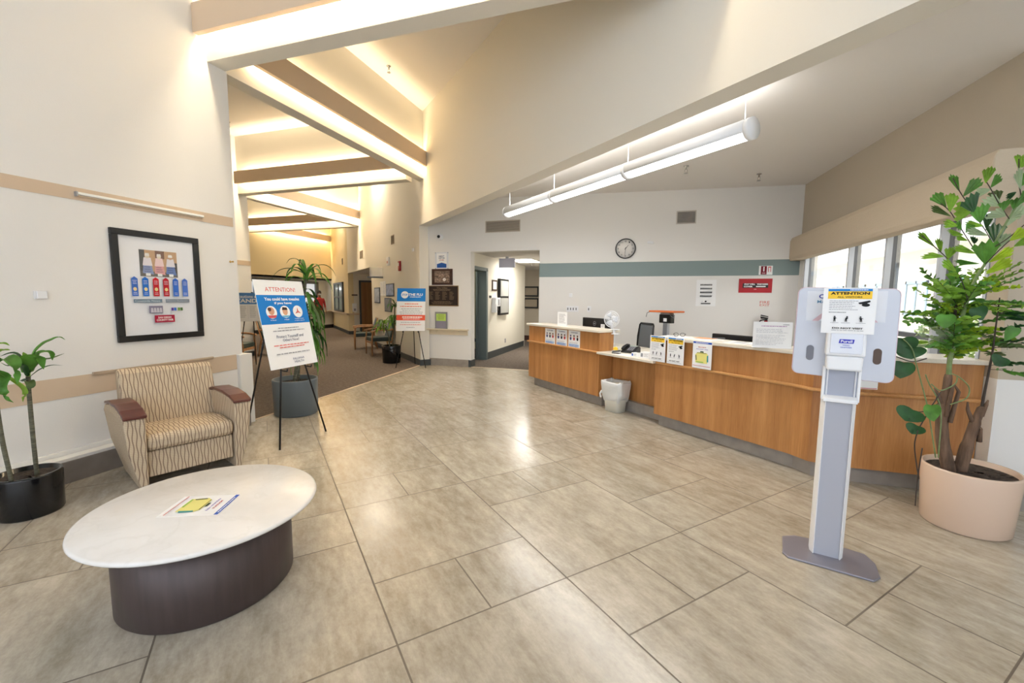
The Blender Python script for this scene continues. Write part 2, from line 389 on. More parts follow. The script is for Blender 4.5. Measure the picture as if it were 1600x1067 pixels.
for yy in (8.25, 6.62, 5.71, 4.79, 4.2): b.box(2.455, 2.53, yy-.03, yy+.03, .86, 2.28, M['alugrey']); b.box(2.40, 2.455, yy-.035, yy-.0, .86, 2.28, M['aluwhite'])
for zz in (.88, 1.17, 2.26): b.box(2.45, 2.53, 4.15, 8.3, zz-.025, zz+.025, M['alugrey'])
w = struct(b.build('window_4')); g = MB(); g.box(2.475, 2.483, 4.2, 8.25, .88, 2.26, M['glass']); g.build('pane', w)
b = MB(); v = mat('beige_woven_valance', sr(206, 190, 166), .85, bump=.5, bscale=40, stretch=(1, .25, 6))
b.prism([(2.4, 2.17), (2.25, 2.17), (2.235, 2.22), (2.235, 2.50), (2.26, 2.555), (2.4, 2.555)], 3.95, 8.5, v, 'Y')
tag(b.build('window_valance', bevel=.01), 'long beige padded window valance above the glass band behind the counter', 'valance')
sbox('wall_right_front', 4.5, 4.7, -2.6, 3.95, 0, ZC, M['wallw'])
# glazed front of the lobby, behind the camera
b = MB(); b.box(-4.7, 4.7, -2.8, -2.6, 0, .25, M['wallw']); b.box(-4.7, 4.7, -2.8, -2.6, 4.3, ZC, M['wallw']); b.box(-4.7, -4.2, -2.8, -2.6, .25, 4.3, M['wallw']); b.box(4.3, 4.7, -2.8, -2.6, .25, 4.3, M['wallw'])
struct(b.build('wall_front'))
b = MB()
for k in range(7): b.box(-4.2+k*8.5/6-.04, -4.2+k*8.5/6+.04, -2.75, -2.65, .25, 4.3, M['alugrey'])
for zz in (.27, 2.4, 4.28): b.box(-4.2, 4.3, -2.75, -2.65, zz-.04, zz+.04, M['alugrey'])
w = struct(b.build('window_5')); g = MB(); g.box(-4.2, 4.3, -2.705, -2.695, .25, 4.3, M['glass']); g.build('pane', w)
# ceilings
struct(MB().box(-18, 4.7, -2.8, 20, ZC, ZC+.15, M['ceil']).build('ceiling'))
def zlow(x, y): return 3.43+.045*(y-8.6)-.023*(x-2.4)
b = MB(); P = [(-4.70, 8.5), (4.5, .18+.03), (4.5, 8.5)]
b.hexa([(x, y, zlow(x, y)) for x, y in P]+[(4.4, 8.5, zlow(4.4, 8.5))]+[(x, y, 3.9) for x, y in P]+[(4.4, 8.5, 3.9)], M['ceil']); struct(b.build('ceiling_counter'))
# hallway behind the opening
b = MB()
b.box(-3.95, -3.75, 8.7, 8.75, 0, 2.5, M['wall']); b.box(-3.95, -3.75, 8.75, 9.66, 2.19, 2.5, M['wall']); b.box(-3.95, -3.75, 9.66, 12.9, 0, 2.5, M['wall'])
struct(b.build('wall_hall_left'))
sbox('wall_hall_far', -4.95, -1.95, 14.8, 15.0, 0, 2.5, M['taupe']); sbox('wall_hall_right', -2.15, -1.95, 8.7, 14.8, 0, 2.5, M['wall'])
sbox('wall_hall_corner', -4.95, -3.75, 12.9, 13.0, 0, 2.5, M['wall'])
sbox('baseboard_hall', -3.76, -3.735, 9.70, 12.9, 0, .17, M['dbase']); sbox('baseboard_hall_far', -4.95, -1.95, 14.775, 14.8, 0, .17, mat('dark_red_brown_base', sr(70, 40, 34), .5))
sbox('ceiling_hall', -4.95, -1.95, 8.7, 15, 2.5, 2.56, mat('grey_ceiling_tile', sr(205, 200, 194), .85))
sbox('wall_side_room', -4.95, -4.88, 8.95, 12.9, 0, 2.5, mat('pale_green_wall_paint', sr(205, 200, 140), .8))
b = MB(); b.box(-3.97, -3.73, 8.73, 8.79, 0, 2.19, M['teal2'] if 'teal2' in M else mat('grey_green_door_frame', sr(104, 116, 116), .5)); fm = MC['grey_green_door_frame']
b.box(-3.97, -3.73, 9.62, 9.72, 0, 2.19, fm); b.box(-3.97, -3.73, 8.73, 9.72, 2.13, 2.21, fm); b.box(-3.99, -3.94, 9.56, 9.62, 0, 2.13, fm)
struct(b.build('door_1'))
# wooden door in the side wall of the corridor recess
def tbox(B, a0, a1, b0, b1, z0, z1, m):
    P = [AB(a0, b0), AB(a1, b0), AB(a1, b1), AB(a0, b1)]; B.hexa([(p.x, p.y, z0) for p in P]+[(p.x, p.y, z1) for p in P], m)
b = MB()
for b0, b1, z0, z1 in ((3.38, 3.45, 0, 2.16), (4.33, 4.40, 0, 2.16), (3.38, 4.40, 2.09, 2.16)): tbox(b, 18.05, 18.12, b0, b1, z0, z1, M['dbase'])
d2 = struct(b.build('door_2')); b = MB(); tbox(b, 18.07, 18.10, 3.45, 4.33, .01, 2.09, wood_mat('brown_oak_door', sr(120, 84, 44), sr(150, 108, 62), sr(168, 124, 76))); b.build('door_leaf', d2)
b = MB(); tbox(b, 17.95, 18.1, 2.87, 3.36, .79, .84, M['bandw']); tbox(b, 17.95, 23.3, 2.87, 3.0, .79, .84, M['bandw']); struct(b.build('trim_ledge_corridor'))
b = MB(); tbox(b, 18.08, 18.1, 2.95, 3.36, 0, .13, M['dbase']); tbox(b, 18.08, 23.4, 2.945, 2.97, 0, .13, M['dbase']); struct(b.build('baseboard_corridor_far'))
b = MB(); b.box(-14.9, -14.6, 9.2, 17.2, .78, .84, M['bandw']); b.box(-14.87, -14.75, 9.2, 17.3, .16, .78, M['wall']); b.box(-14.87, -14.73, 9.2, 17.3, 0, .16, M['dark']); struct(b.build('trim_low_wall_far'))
# ------------------------------------------------------------------ zigzag beams with cove lights
def beam(name, x0, x1, y0, y1, ztop=ZC):
    return sbox(name, x0, x1, y0, y1, ZB, ztop, M['wall'])
beam('wall_beam_first', -4.5, .40, 3.53, 3.73)
beam('wall_beam_second', -4.73, -4.53, 3.73, 8.28)
beam('wall_beam_third', -9.5, -4.9, 8.03, 8.25)
beam('wall_beam_fourth', -9.82, -9.62, 8.28, 12.9)
beam('wall_beam_fifth', -14.9, -9.95, 12.78, 12.98)
def cove(idx, axis, p, q, c, side, label, power, wc=None):
    """board runs from p to q along axis at face coordinate c, standing off the wall on side (+1/-1)"""
    g0, g1 = .09, .15
    def bx(B, u0, u1, v0, v1, z0, z1, m):
        v0, v1 = sorted((c+side*v0, c+side*v1))
        if axis == 'X': B.box(u0, u1, v0, v1, z0, z1, m)
        else: B.box(v0, v1, u0, u1, z0, z1, m)
    t = thing('cove_light', label, 'light', ((p+q)/2 if axis == 'X' else c, c if axis == 'X' else (p+q)/2, 4.13), group='tan cove light boards along the zigzag beams')
    loc = Vector(t.location); T = Matrix.Translation(-loc)
    B = MB(T); bx(B, p, q, g0, g1, 4.13, 4.41, M['tan']); B.build('light_board', t, bevel=.003)
    n = max(2, int((q-p)/1.2))
    for k in range(n): u = p+(q-p)*(k+.5)/n; B = MB(T); bx(B, u-.02, u+.02, 0, g0, 4.20, 4.24, M['white']); B.build('bracket', t)
    B = MB(T); u = p+.12; cc = c+side*.045
    B.tube([(u, cc, 4.27), (q-.12, cc, 4.27)] if axis == 'X' else [(cc, u, 4.27), (cc, q-.12, 4.27)], .013, M['tube'], 8); B.build('fluorescent_tube', t)
    ln = q-p-.2; mid = (p+q)/2
    for z, rx in ((4.30, PI), (4.24, 0)):
        L = lamp('cove_lamp', 'AREA', (mid, cc, z) if axis == 'X' else (cc, mid, z), power*ln*(.65 if rx else .8), wc or WARM, (rx, 0, 0 if axis == 'X' else PI/2), (ln, .05))
cove(1, 'X', -4.48, .3, 3.53, -1, 'nearest tan light board, on the beam crossing above the coffee table', 7.5)
cove(2, 'Y', 3.95, 8.18, -4.53, 1, 'second tan light board, running away towards the corridor corner', 6.5, (1, .80, .52))
cove(3, 'X', -9.42, -4.75, 8.03, -1, 'third tan light board, level in view beyond the diagonal one', 11)
cove(4, 'Y', 8.5, 12.8, -9.62, 1, 'fourth tan light board, diagonal in the second corridor bay', 13)
cove(5, 'X', -14.8, -9.9, 12.78, -1, 'fifth tan light board, level near the far corridor wall', 11)
cove(6, 'Y', 13.1, 17.3, -14.9, 1, 'farthest tan light board, mounted on the yellow far wall', 13)
# general light of the corridor ends
# ------------------------------------------------------------------ outside, seen through the window band
b = MB(); b.box(2.65, 30, -10, 40, -.12, -.02, mat('pale_sunlit_paving', sr(214, 208, 190), .9, var=.12, vscale=2)); tag(b.build('courtyard_ground'), 'bright sunlit courtyard ground outside the windows', 'ground'); bpy.data.objects['courtyard_ground']['kind'] = 'structure'
# ================================================================== RECEPTION COUNTER (turned grid: x' = -a, y' = b)
def tp(a, b, z=0): return Vector((-a, b, z))          # a point of the turned grid in the local frame of things with rotz = ROT
def tthing(name, label, cat, a, b, z=0, group=None):
    t = thing(name, label, cat, AB(a, b, z), ROT, group); return t, Matrix.Translation(-tp(a, b, z))
TOP = mat('cream_speckled_laminate', sr(226, 218, 202), .35, var=.04, vscale=120)
t, T = tthing('reception_counter', 'left raised reception counter of maple veneer with three small flyers on it', 'counter', 5.4, 4.0)
MB(T).box(-6.28, -4.49, 4.0, 4.02, .14, .755, M['maple']).build('front_panel', t, bevel=.002)
MB(T).box(-6.28, -4.49, 4.0, 4.02, .775, 1.035, M['maple']).build('upper_panel', t, bevel=.002)
MB(T).box(-4.49, -4.47, 4.0, 4.26, .775, 1.035, M['maple']).build('end_panel', t)
MB(T).box(-6.28, -6.26, 4.02, 4.26, .14, 1.035, M['maple']).build('end_panel', t)
MB(T).box(-6.26, -4.49, 4.24, 4.26, .14, 1.035, M['maple']).build('back_panel', t)
MB(T).box(-6.30, -4.47, 3.965, 4.0, .748, .778, M['maplex']).build('rail', t, bevel=.012, seg=3)
MB(T).box(-6.31, -4.45, 3.96, 4.36, 1.035, 1.07, TOP).build('countertop', t, bevel=.006)
MB(T).box(-6.20, -4.47, 4.07, 4.2, 0, .14, M['stone']).build('toe_kick', t)
t, T = tthing('reception_desk', 'low writing desk set between the two raised reception counters, over the white bin', 'desk', 3.98, 4.1)
MB(T).box(-4.47, -3.48, 3.95, 5.0, .745, .775, TOP).build('desktop', t, bevel=.004)
MB(T).box(-4.489, -3.48, 4.26, 4.28, .14, .745, M['maple']).build('knee_panel', t)
MB(T).box(-4.49, -4.47, 4.0, 4.26, .14, .745, M['maple']).build('side_panel', t)
MB(T).box(-4.47, -3.40, 4.20, 4.26, 0, .14, M['stone']).build('toe_kick', t)
t, T = tthing('reception_counter', 'long raised reception counter of maple veneer bending towards the windows behind the sanitizer stand', 'counter', 2.4, 4.0)
Ti = Matrix.Rotation(-ROT, 4, 'Z')
def L(x, y): v = Ti @ Vector((x, y, 0)); return (v.x, v.y)
pathf = [(-3.46, 4.0), (-1.95, 4.0), L(1.33, 4.13), L(1.45, 4.085), L(1.6, 4.075), L(2.395, 4.075)]
def off(path, d):
    out = []
    for i, p in enumerate(path):
        a = Vector(path[max(i-1, 0)]); c = Vector(path[min(i+1, len(path)-1)]); n = (c-a).normalized(); n = Vector((-n.y, n.x)); out.append((p[0]+n.x*d, p[1]+n.y*d))
    return out
def strip(d0, d1, z0, z1, m, nm, bev=0):
    A_ = off(pathf, d0); B_ = off(pathf, d1)
    MB(T).prism(A_+B_[::-1], z0, z1, m).build(nm, t, bevel=bev)
strip(0, .02, .14, .755, M['maple'], 'front_panel'); strip(0, .02, .775, 1.035, M['maple'], 'upper_panel'); strip(.24, .26, .14, 1.035, M['maple'], 'back_panel')
strip(-.035, 0, .748, .778, M['maplex'], 'rail', .012); strip(-.04, .36, 1.035, 1.07, TOP, 'countertop', .006); strip(.07, .2, 0, .14, M['stone'], 'toe_kick')
MB(T).box(-3.48, -3.46, 4.0, 4.26, .14, 1.035, M['maple']).build('end_panel', t)
# ---- flyers taped on the left counter
BLU = flat(48, 92, 190); LB = flat(178, 205, 238); DB = flat(40, 50, 120); RED = flat(196, 44, 48); YEL = flat(250, 206, 60); BLK = flat(24, 24, 26); GRY = flat(150, 150, 156); WHT = flat(250, 250, 250); LGR = flat(196, 198, 204); SKY = flat(20, 132, 214)
def sheet(name, w, h, m=None, th=.0015):
    a = Art(); return a
def paper(t, w, h, m=None, th=.002, z0=0):
    MB().box(-w/2, w/2, 0, th, z0, z0+h, m or M['paper']).build('sheet', t)
for i, (a0, who) in enumerate(((5.645, 'leftmost'), (5.335, 'middle'), (5.025, 'rightmost'))):
    t = thing('flyer', who + ' of the three small flyers taped on the left reception counter', 'flyer', AB(a0, 3.9965, .755+i*.004), ROT, 'small flyers on the left counter')
    w, h = .275, .262; paper(t, w, h)
    A_ = Art(); A_.text(('COVER', 'CLEAN', 'CONTAIN')[i], 0, h-.03, .16, .018, DB, .02)
    for k in range(3):
        x = -.082+.082*k; c = (DB, BLK, RED) if i != 2 else (DB, RED, BLK)
        A_.poly([(x-.014, h-.145), (x+.014, h-.145), (x+.022, h-.112), (x, h-.095), (x-.022, h-.112)], c[k]); A_.oval(x, h-.085, .015, .017, flat(206, 160, 130)); A_.poly([(x-.016, h-.085), (x+.016, h-.085), (x+.013, h-.066), (x-.013, h-.066)], (DB, BLK, flat(90, 50, 40))[k])
    A_.lines(-.11, .11, h-.175, 2, .012, .004, GRY); A_.rect(-.12, .12, .02, .062, LB); A_.lines(-.11, .11, .055, 3, .012, .004, BLU); A_.build('print', t)
# ---- the two yellow ATTENTION notices and the clipboard notice hanging on the right counter
def figure(A_, x, z, s, m=None, lean=0):
    m = m or BLK; A_.oval(x+lean*s, z+s*.92, s*.13, s*.13, m, 10); A_.poly([(x-.14*s, z+.42*s), (x+.14*s, z+.42*s), (x+(.18+lean)*s, z+.78*s), (x+(-.18+lean)*s, z+.78*s)], m)
    A_.poly([(x-.14*s, z), (x-.03*s, z), (x+.02*s, z+.44*s), (x-.14*s, z+.44*s)], m); A_.poly([(x+.06*s, z), (x+.17*s, z), (x+.14*s, z+.44*s), (x, z+.44*s)], m)
    A_.poly([(x+.15*s, z+.75*s), (x+.35*s, z+.55*s), (x+.1*s, z+.62*s)], m)
def attention(t, w, h, first=True, parent=None):
    A_ = Art(); A_.rect(-w*.44, w*.44, h*.925, h*.975, SKY); A_.lines(w*.0, w*.4, h*.96, 1, .01, h*.015, WHT)
    A_.rect(-w*.44, w*.44, h*.76, h*.925, YEL); A_.text('ATTENTION', 0, h*.88, w*.78, h*.06, BLK, .045); A_.text('ALL VISITORS', 0, h*.80, w*.5, h*.035, BLK, .02)
    A_.lines(-w*.4, w*.2, h*.72, 6, h*.038, h*.010, GRY); A_.lines(-w*.4, 0, h*.47, 1, h*.03, h*.012, flat(90, 90, 96))
    A_.poly([(w*.18, h*.68), (w*.40, h*.73), (w*.42, h*.70), (w*.34, h*.66), (w*.38, h*.60), (w*.33, h*.60), (w*.28, h*.65), (w*.2, h*.65)], BLK); A_.oval(w*.33, h*.63, w*.08, h*.035, BLK)
    for k, x in enumerate((-w*.27, -w*.04, w*.26)): figure(A_, x, h*.26, h*.12, lean=(0, .15, -.1)[k])
    for x in (-w*.27, -w*.04, w*.26): A_.lines(x-w*.1, x+w*.1, h*.24, 1, .01, h*.008, GRY, True)
    A_.text('DO NOT VISIT', 0, h*.12, w*.62, h*.038, BLK, .04); A_.lines(-w*.42, w*.42, h*.075, 1, .01, h*.009, GRY, True); A_.build('print', parent or t)
for i, (a0, lab) in enumerate(((3.425, 'first yellow and white ATTENTION notice on the counter, beside the low desk'), (3.175, 'second yellow and white ATTENTION notice, between the first and the pale notice'))):
    t = thing('notice', lab, 'notice', AB(a0, 3.957, .779), ROT, 'notices hung on the long counter'); paper(t, .225, .30); attention(t, .225, .30)
def clipart(A_, w, h, z=0):
    A_.rect(-w*.5, w*.5, z+h*.93, z+h, BLU); A_.lines(-w*.35, w*.45, z+h*.975, 1, .01, h*.02, WHT)
    A_.text('MASKS', 0, z+h*.80, w*.42, h*.035, RED, .02); A_.text('REQUIRED HERE', 0, z+h*.72, w*.62, h*.035, flat(120, 90, 190), .02)
    A_.poly([(-w*.33, z+h*.2), (w*.3, z+h*.2), (w*.34, z+h*.52), (w*.25, z+h*.6), (-w*.24, z+h*.6), (-w*.36, z+h*.5)], flat(240, 232, 140)); A_.poly([(-w*.1, z+h*.60), (w*.1, z+h*.60), (w*.08, z+h*.65), (-w*.08, z+h*.65)], flat(60, 80, 60))
    A_.rect(-w*.27, w*.24, z+h*.57, z+h*.585, flat(70, 70, 40)); A_.poly([(w*.28, z+h*.25), (w*.36, z+h*.28), (w*.34, z+h*.52), (w*.28, z+h*.5)], flat(60, 160, 160)); A_.poly([(-w*.3, z+h*.28), (-w*.26, z+h*.3), (-w*.3, z+h*.5), (-w*.34, z+h*.48)], flat(60, 70, 60)); A_.rect(-w*.3, w*.1, z+h*.22, z+h*.25, flat(150, 200, 90))
    A_.rect(-w*.47, w*.47, z+h*.085, z+h*.10, RED)
t = thing('notice', 'white notice with a pale yellow picture hung on the counter right of the ATTENTION notices', 'notice', AB(2.84, 3.957, .779), ROT, 'notices hung on the long counter'); paper(t, .225, .285); A_ = Art(); clipart(A_, .22, .28, .002); A_.build('print', t)
t = thing('notice', 'small white paper on the counter front half hidden behind the sanitizer stand', 'notice', (1.655, 4.072, .80), 0); paper(t, .19, .11); A_ = Art(); A_.lines(-.08, .08, .095, 2, .016, .004, GRY); A_.rect(-.09, .09, .004, .009, RED); A_.build('print', t)
# ---- things on the left counter
t = thing('sign_holder', 'white instruction sheet standing on the left raised counter', 'sign', AB(5.49, 4.12, 1.07), ROT); paper(t, .25, .22, M['paper'], .003); MB().box(-.125, .125, -.02, .05, 0, .004, M['wht']).build('foot', t)
A_ = Art(); A_.lines(-.09, .09, .185, 9, .017, .006, GRY, rag=.3); A_.build('print', t)
t = thing('computer_monitor', 'black flat monitor seen from behind over the left counter', 'monitor', AB(5.25, 4.62, .775), ROT)
MB().box(-.32, .32, -.02, .015, .10, .42, M['black']).build('screen_housing', t, bevel=.008); MB().box(-.31, .31, .015, .018, .11, .41, M['dark']).build('screen', t)
MB().box(-.03, .03, .02, .06, .01, .3, M['black']).build('stand', t); MB().lathe([(.11, 0), (.11, .01), (.02, .014)], M['black']).build('base', t)
A_ = Art(.02); A_.oval(-.02, .33, .036, .036, GRY); A_.oval(-.02, .33, .031, .031, M['black']); A_.text('DELL', -.02, .33, .044, .014, LGR, .01); A_.rect(.13, .22, .27, .33, WHT); A_.lines(.14, .21, .315, 3, .014, .004, GRY); A_.build('rear_marking', t)
MB().box(-.35, .35, -.3, .35, -.035, 0, TOP).build
t = thing('work_surface', 'hidden back work surface behind the left raised counter', 'desk', AB(5.3, 4.65, 0), ROT)
MB().box(-.82, .8, -.27, .35, .745, .775, TOP).build('desktop', t)
for x in (-.78, .72): MB().box(x, x+.04, -.25, .33, 0, .745, M['maple']).build('leg', t)
# fan clipped to the end of the ledge
t = thing('desk_fan', 'small white clip-on fan at the end of the left counter', 'fan', AB(4.46, 4.22, 1.07), ROT+.35)
b = MB(); b.box(-.02, .10, -.03, .03, .0, .012, M['wht']); b.box(-.0, .10, -.03, .03, -.06, -.048, M['wht']); b.box(.02, .04, -.02, .02, -.05, .0, M['wht']); b.build('clip', t, bevel=.003)
MB().tube([(0, 0, .01), (-.015, .01, .05), (0, 0, .10)], [.018, .014, .016], M['wht'], 12).build('stem', t)
MB().lathe([(.0, .0), (.035, .005), (.045, .03), (.04, .07), (.0, .085)], M['wht'], 20, (0, -.0, .15), axis='Y', cap=False).build('motor_housing', t)
wf = mat('translucent_white_guard', sr(240, 242, 246), .3)
b = MB()
for r in (.112, .09, .066, .045): b.tube([(r*math.cos(k*PI/16), -.03-.02*(1-(r/.112)**2), .15+r*math.sin(k*PI/16)) for k in range(33)], .0016 if r < .11 else .005, wf, 5)
for k in range(36): c, s_ = math.cos(k*PI/18), math.sin(k*PI/18); b.tube([(.02*c, -.05, .15+.02*s_), (.08*c, -.045, .15+.08*s_), (.112*c, -.03, .15+.112*s_), (.1*c, .0, .15+.1*s_), (.04*c, .02, .15+.04*s_)], .0012, wf, 4)
b.build('guard', t)
b = MB()
for k in range(3):
    th = k*2*PI/3; b.grid(lambda u, v, th=th: ((.015+.08*u)*math.cos(th+(v-.5)*1.0), -.03+(v-.5)*.02, .15+(.015+.08*u)*math.sin(th+(v-.5)*1.0)), 4, 6, mat('pale_grey_blade', sr(222, 226, 232), .3))
b.build('blades', t, solid=.002)
MB().tube([(0, .02, .0), (.035, .03, -.08), (.02, .03, -.18), (.05, .03, -.26), (.03, .0, -.292)], .004, M['wht'], 6).build('cord', t)
# phone and things on the low desk
t = thing('desk_phone', 'black office telephone on the low desk', 'telephone', AB(4.2, 4.32, .775), ROT+.3)
MB().prism([(-.09, 0), (.10, 0), (.10, .07), (.06, .085), (-.09, .02)], -.10, .10, M['black'], 'X').build('base', t, bevel=.006)
MB().tube([(-.075, -.08, .05), (-.08, -.05, .075), (-.08, .05, .095), (-.075, .09, .085)], [.022, .016, .016, .022], M['black'], 10).build('handset', t)
b = MB()
for i in range(3):
    for j in range(4): b.box(-.02+i*.03, .0+i*.03, -.06+j*.028, -.042+j*.028, .035+j*.011, .046+j*.011, GRY)
b.build('keypad', t); MB().box(-.03, .07, .045, .085, .078, .09, flat(180, 190, 180)).build('display', t)
t = thing('tape_dispenser', 'yellow and white tape dispenser beside the black telephone', 'dispenser', AB(4.28, 4.13, .775), ROT)
MB().prism([(-.06, 0), (.07, 0), (.065, .03), (.02, .035), (-.03, .03), (-.06, .02)], -.022, .022, M['wht'], 'Y').build('body', t, bevel=.003)
MB().lathe([(.02, -.012), (.033, -.012), (.033, .012), (.02, .012)], YEL, 20, (-.01, 0, .045), axis='Y').build('tape_roll', t)
t = thing('stapler', 'small black stapler on the low desk in front of the telephone', 'stapler', AB(4.20, 4.06, .775), ROT+.4)
MB().box(-.06, .06, -.016, .016, 0, .012, M['black']).build('base', t, bevel=.003); MB().prism([(-.06, .016), (.055, .03), (.055, .048), (-.05, .034)], -.013, .013, M['black'], 'Y').build('arm', t, bevel=.003)
for (a0, b0, w, d, h, lab) in ((3.86, 4.07, .09, .07, .05, 'small white box with blue print on the low desk'), (3.70, 4.09, .13, .09, .075, 'white carton beside the first ATTENTION notice on the low desk'), (3.66, 4.22, .11, .08, .05, 'flat white carton behind the other one on the low desk')):
    t = thing('carton', lab, 'box', AB(a0, b0, .775), ROT+.1, 'small white cartons on the low desk'); MB().box(-w/2, w/2, -d/2, d/2, 0, h, M['paper']).build('body', t, bevel=.002)
    A_ = Art(d/2); A_.rect(-w*.45, -w*.2, h*.2, h*.8, BLU if w < .1 else GRY); A_.lines(-w*.1, w*.42, h*.75, 3, h*.2, h*.06, GRY); A_.build('print', t)
t = thing('paper_stack', 'loose white sheets spread on the low desk', 'papers', AB(4.03, 4.05, .775), ROT+.15)
MB().box(-.11, .11, -.07, .09, 0, .004, M['paper']).build('sheets', t)
# mesh office chair behind the low desk
def office_chair(loc, rz, lab, sc=1):
    t = thing('office_chair', lab, 'chair', loc, rz); t.scale = (sc,)*3
    MB().prism([(-.25, -.24), (.25, -.24), (.24, .22), (-.24, .22)], .44, .51, mat('black_seat_fabric', sr(34, 34, 38), .8)).build('seat', t, bevel=.03, seg=3)
    b = MB(); P = []
    for (x, z) in ((-.21, .62), (-.235, .9), (-.215, 1.11), (-.19, 1.135), (.19, 1.135), (.215, 1.11), (.235, .9), (.21, .62), (.17, .6), (-.17, .6), (-.21, .62)): P.append((x, .27+.10*(z-.6)-.3*x*x, z))
    b.tube(P, .017, M['black'], 8); b.build('back_frame', t)
    MB().grid(lambda u, v: ((u-.5)*.42, .27+.10*v*.52-.3*((u-.5)*.42)**2, .61+.52*v), 10, 8, mat('grey_mesh_fabric', sr(112, 116, 120), .7)).build('mesh_back', t, solid=.004)
    MB().grid(lambda u, v: ((u-.5)*.34, .255-.03*math.sin(PI*v), .63+.1*v), 6, 5, M['black']).build('lumbar_pad', t, solid=.01)
    MB().tube([(0, .10, .43), (0, .27, .45), (0, .31, .62)], .018, M['black'], 8).build('back_bar', t); MB().lathe([(.03, .1), (.03, .3), (.02, .3), (.02, .44)], M['black'], 12).build('gas_lift', t)
    for sx in (-1, 1): MB().tube([(sx*.24, 0, .46), (sx*.3, 0, .5), (sx*.3, 0, .66), (sx*.3, -.12, .68), (sx*.3, .1, .68)], .014, M['black'], 6).build('armrest', t)
    for k in range(5):
        a = k*2*PI/5; MB().tube([(0, 0, .1), (.28*math.cos(a), .28*math.sin(a), .065)], [.025, .014], M['black'], 6).build('leg', t)
        MB().lathe([(.03, -.012), (.03, .012)], M['black'], 12, (.28*math.cos(a), .28*math.sin(a), .03), axis='Y').build('caster', t)
    return t
office_chair(AB(5.2, 5.34), math.radians(-58), 'black office chair with a grey mesh back behind the low desk', .96)
# wheeled post with black box and orange tray
t = thing('medical_cart', 'silver post stand with a black box and an orange tray against the back wall', 'cart', AB(4.86, 5.8), ROT)
MB().box(-.045, .045, -.03, .03, .05, 1.14, M['alu']).build('post', t, bevel=.005); MB().box(-.12, .12, -.04, .05, 1.11, 1.25, M['black']).build('control_box', t, bevel=.006)
OR = mat('orange_plastic', sr(226, 120, 62), .5); MB().box(-.27, .25, -.13, .13, 1.285, 1.315, OR).build('tray', t, bevel=.008)
MB().prism([(-.11, 1.25), (.11, 1.25), (.08, 1.285), (-.08, 1.285)], -.04, .04, M['alu'], 'Y').build('bracket', t)
b = MB(); b.tube([(.12, -.06, 1.24), (.2, -.07, 1.20), (.19, -.07, 1.28)], .006, M['alugrey'], 6); b.build('cable', t); b = MB(); b.tube([(-.27, -.1, 1.29), (-.33, -.1, 1.27), (-.35, -.1, 1.20)], .006, M['alugrey'], 6); b.build('cable', t)
A_ = Art(.041); A_.rect(-.03, .04, 1.135, 1.19, WHT); A_.build('label_plate', t)
b = MB(); b.box(-.25, .25, -.03, .03, .03, .07, M['alu']); b.box(-.03, .03, -.25, .25, .03, .07, M['alu']); b.build('base', t)
for x, y in ((-.23, 0), (.23, 0), (0, -.23), (0, .23)): MB().lathe([(.028, -.01), (.028, .01)], M['black'], 12, (x, y, .028), axis='Y').build('caster', t)
# ---- papers, holder, speaker bar on the long counter
for (a0, b0, w, d, rz, lab) in ((3.30, 4.10, .30, .22, .2, 'white papers lying at the left end of the long counter'), (2.93, 4.14, .3, .21, -.1, 'flat papers under the orange card on the long counter'), (2.50, 4.13, .32, .24, .15, 'white folder lying flat near the middle of the long counter')):
    t = thing('paper_stack', lab, 'papers', AB(a0, b0, 1.07), ROT+rz, 'papers on the long counter'); MB().box(-w/2, w/2, -d/2, d/2, 0, .006, M['paper']).build('sheets', t)
    MB().box(-w*.3, w*.1, -d*.3, d*.2, .006, .0075, LGR).build('printed_area', t)
t = thing('spectacles', 'pair of grey reading glasses lying on papers at the left end of the long counter', 'glasses', AB(3.27, 4.13, 1.077), ROT+.6)
for sx in (-1, 1): MB().tube([(sx*.035+.026*math.cos(k*PI/6), 0, .022+.02*math.sin(k*PI/6)) for k in range(13)], .0025, M['blackm'], 5).build('rim', t); MB().tube([(sx*.062, 0, .03), (sx*.065, .06, .028), (sx*.06, .13, .012)], .002, M['blackm'], 5).build('temple', t)
t = thing('card', 'orange card lying on the long counter above the pale yellow notice', 'card', AB(2.98, 4.2, 1.077), ROT+.2); MB().box(-.10, .10, -.07, .07, 0, .004, mat('orange_card', sr(240, 170, 120), .6)).build('sheet', t)
t = thing('pen', 'grey pen lying on the long counter beside the orange card', 'pen', AB(2.86, 4.25, 1.083), ROT+.9); MB().tube([(-.07, 0, .005), (.06, 0, .005), (.07, 0, .005)], [.0045, .0045, .001], M['alugrey'], 8).build('barrel', t)
t = thing('keyboard_shelf', 'long black bar standing behind the long counter near the white holder', 'monitor', AB(2.9, 4.72, 0), ROT)
MB().box(-.33, .33, -.05, .0, 1.02, 1.10, M['black']).build('screen_top', t, bevel=.008); MB().box(-.33, .33, -.04, -.0, .78, 1.02, M['black']).build('screen_housing', t); MB().box(-.03, .03, .0, .04, .03, 1.0, M['black']).build('post', t); MB().box(-.15, .15, -.1, .15, 0, .03, M['black']).build('base', t)
t['label'] = 'long black bar of a screen rising just above the long counter'; t['category'] = 'monitor'; t.name = 'computer_screen'
t = thing('sign_holder', 'wide white form standing in a holder on the long counter by the window end', 'sign', (1.07, 4.40, 1.07), -.05); paper(t, .31, .235, M['paper'], .004); MB().box(-.155, .155, -.02, .07, 0, .004, M['wht']).build('foot', t)
A_ = Art(); A_.lines(.08, .14, .215, 1, .01, .006, GRY); A_.lines(-.09, .11, .2, 1, .01, .005, flat(170, 90, 170)); A_.lines(-.13, .13, .17, 3, .014, .004, LGR); A_.lines(-.13, .13, .115, 7, .014, .003, LGR, rag=.4); A_.build('print', t)
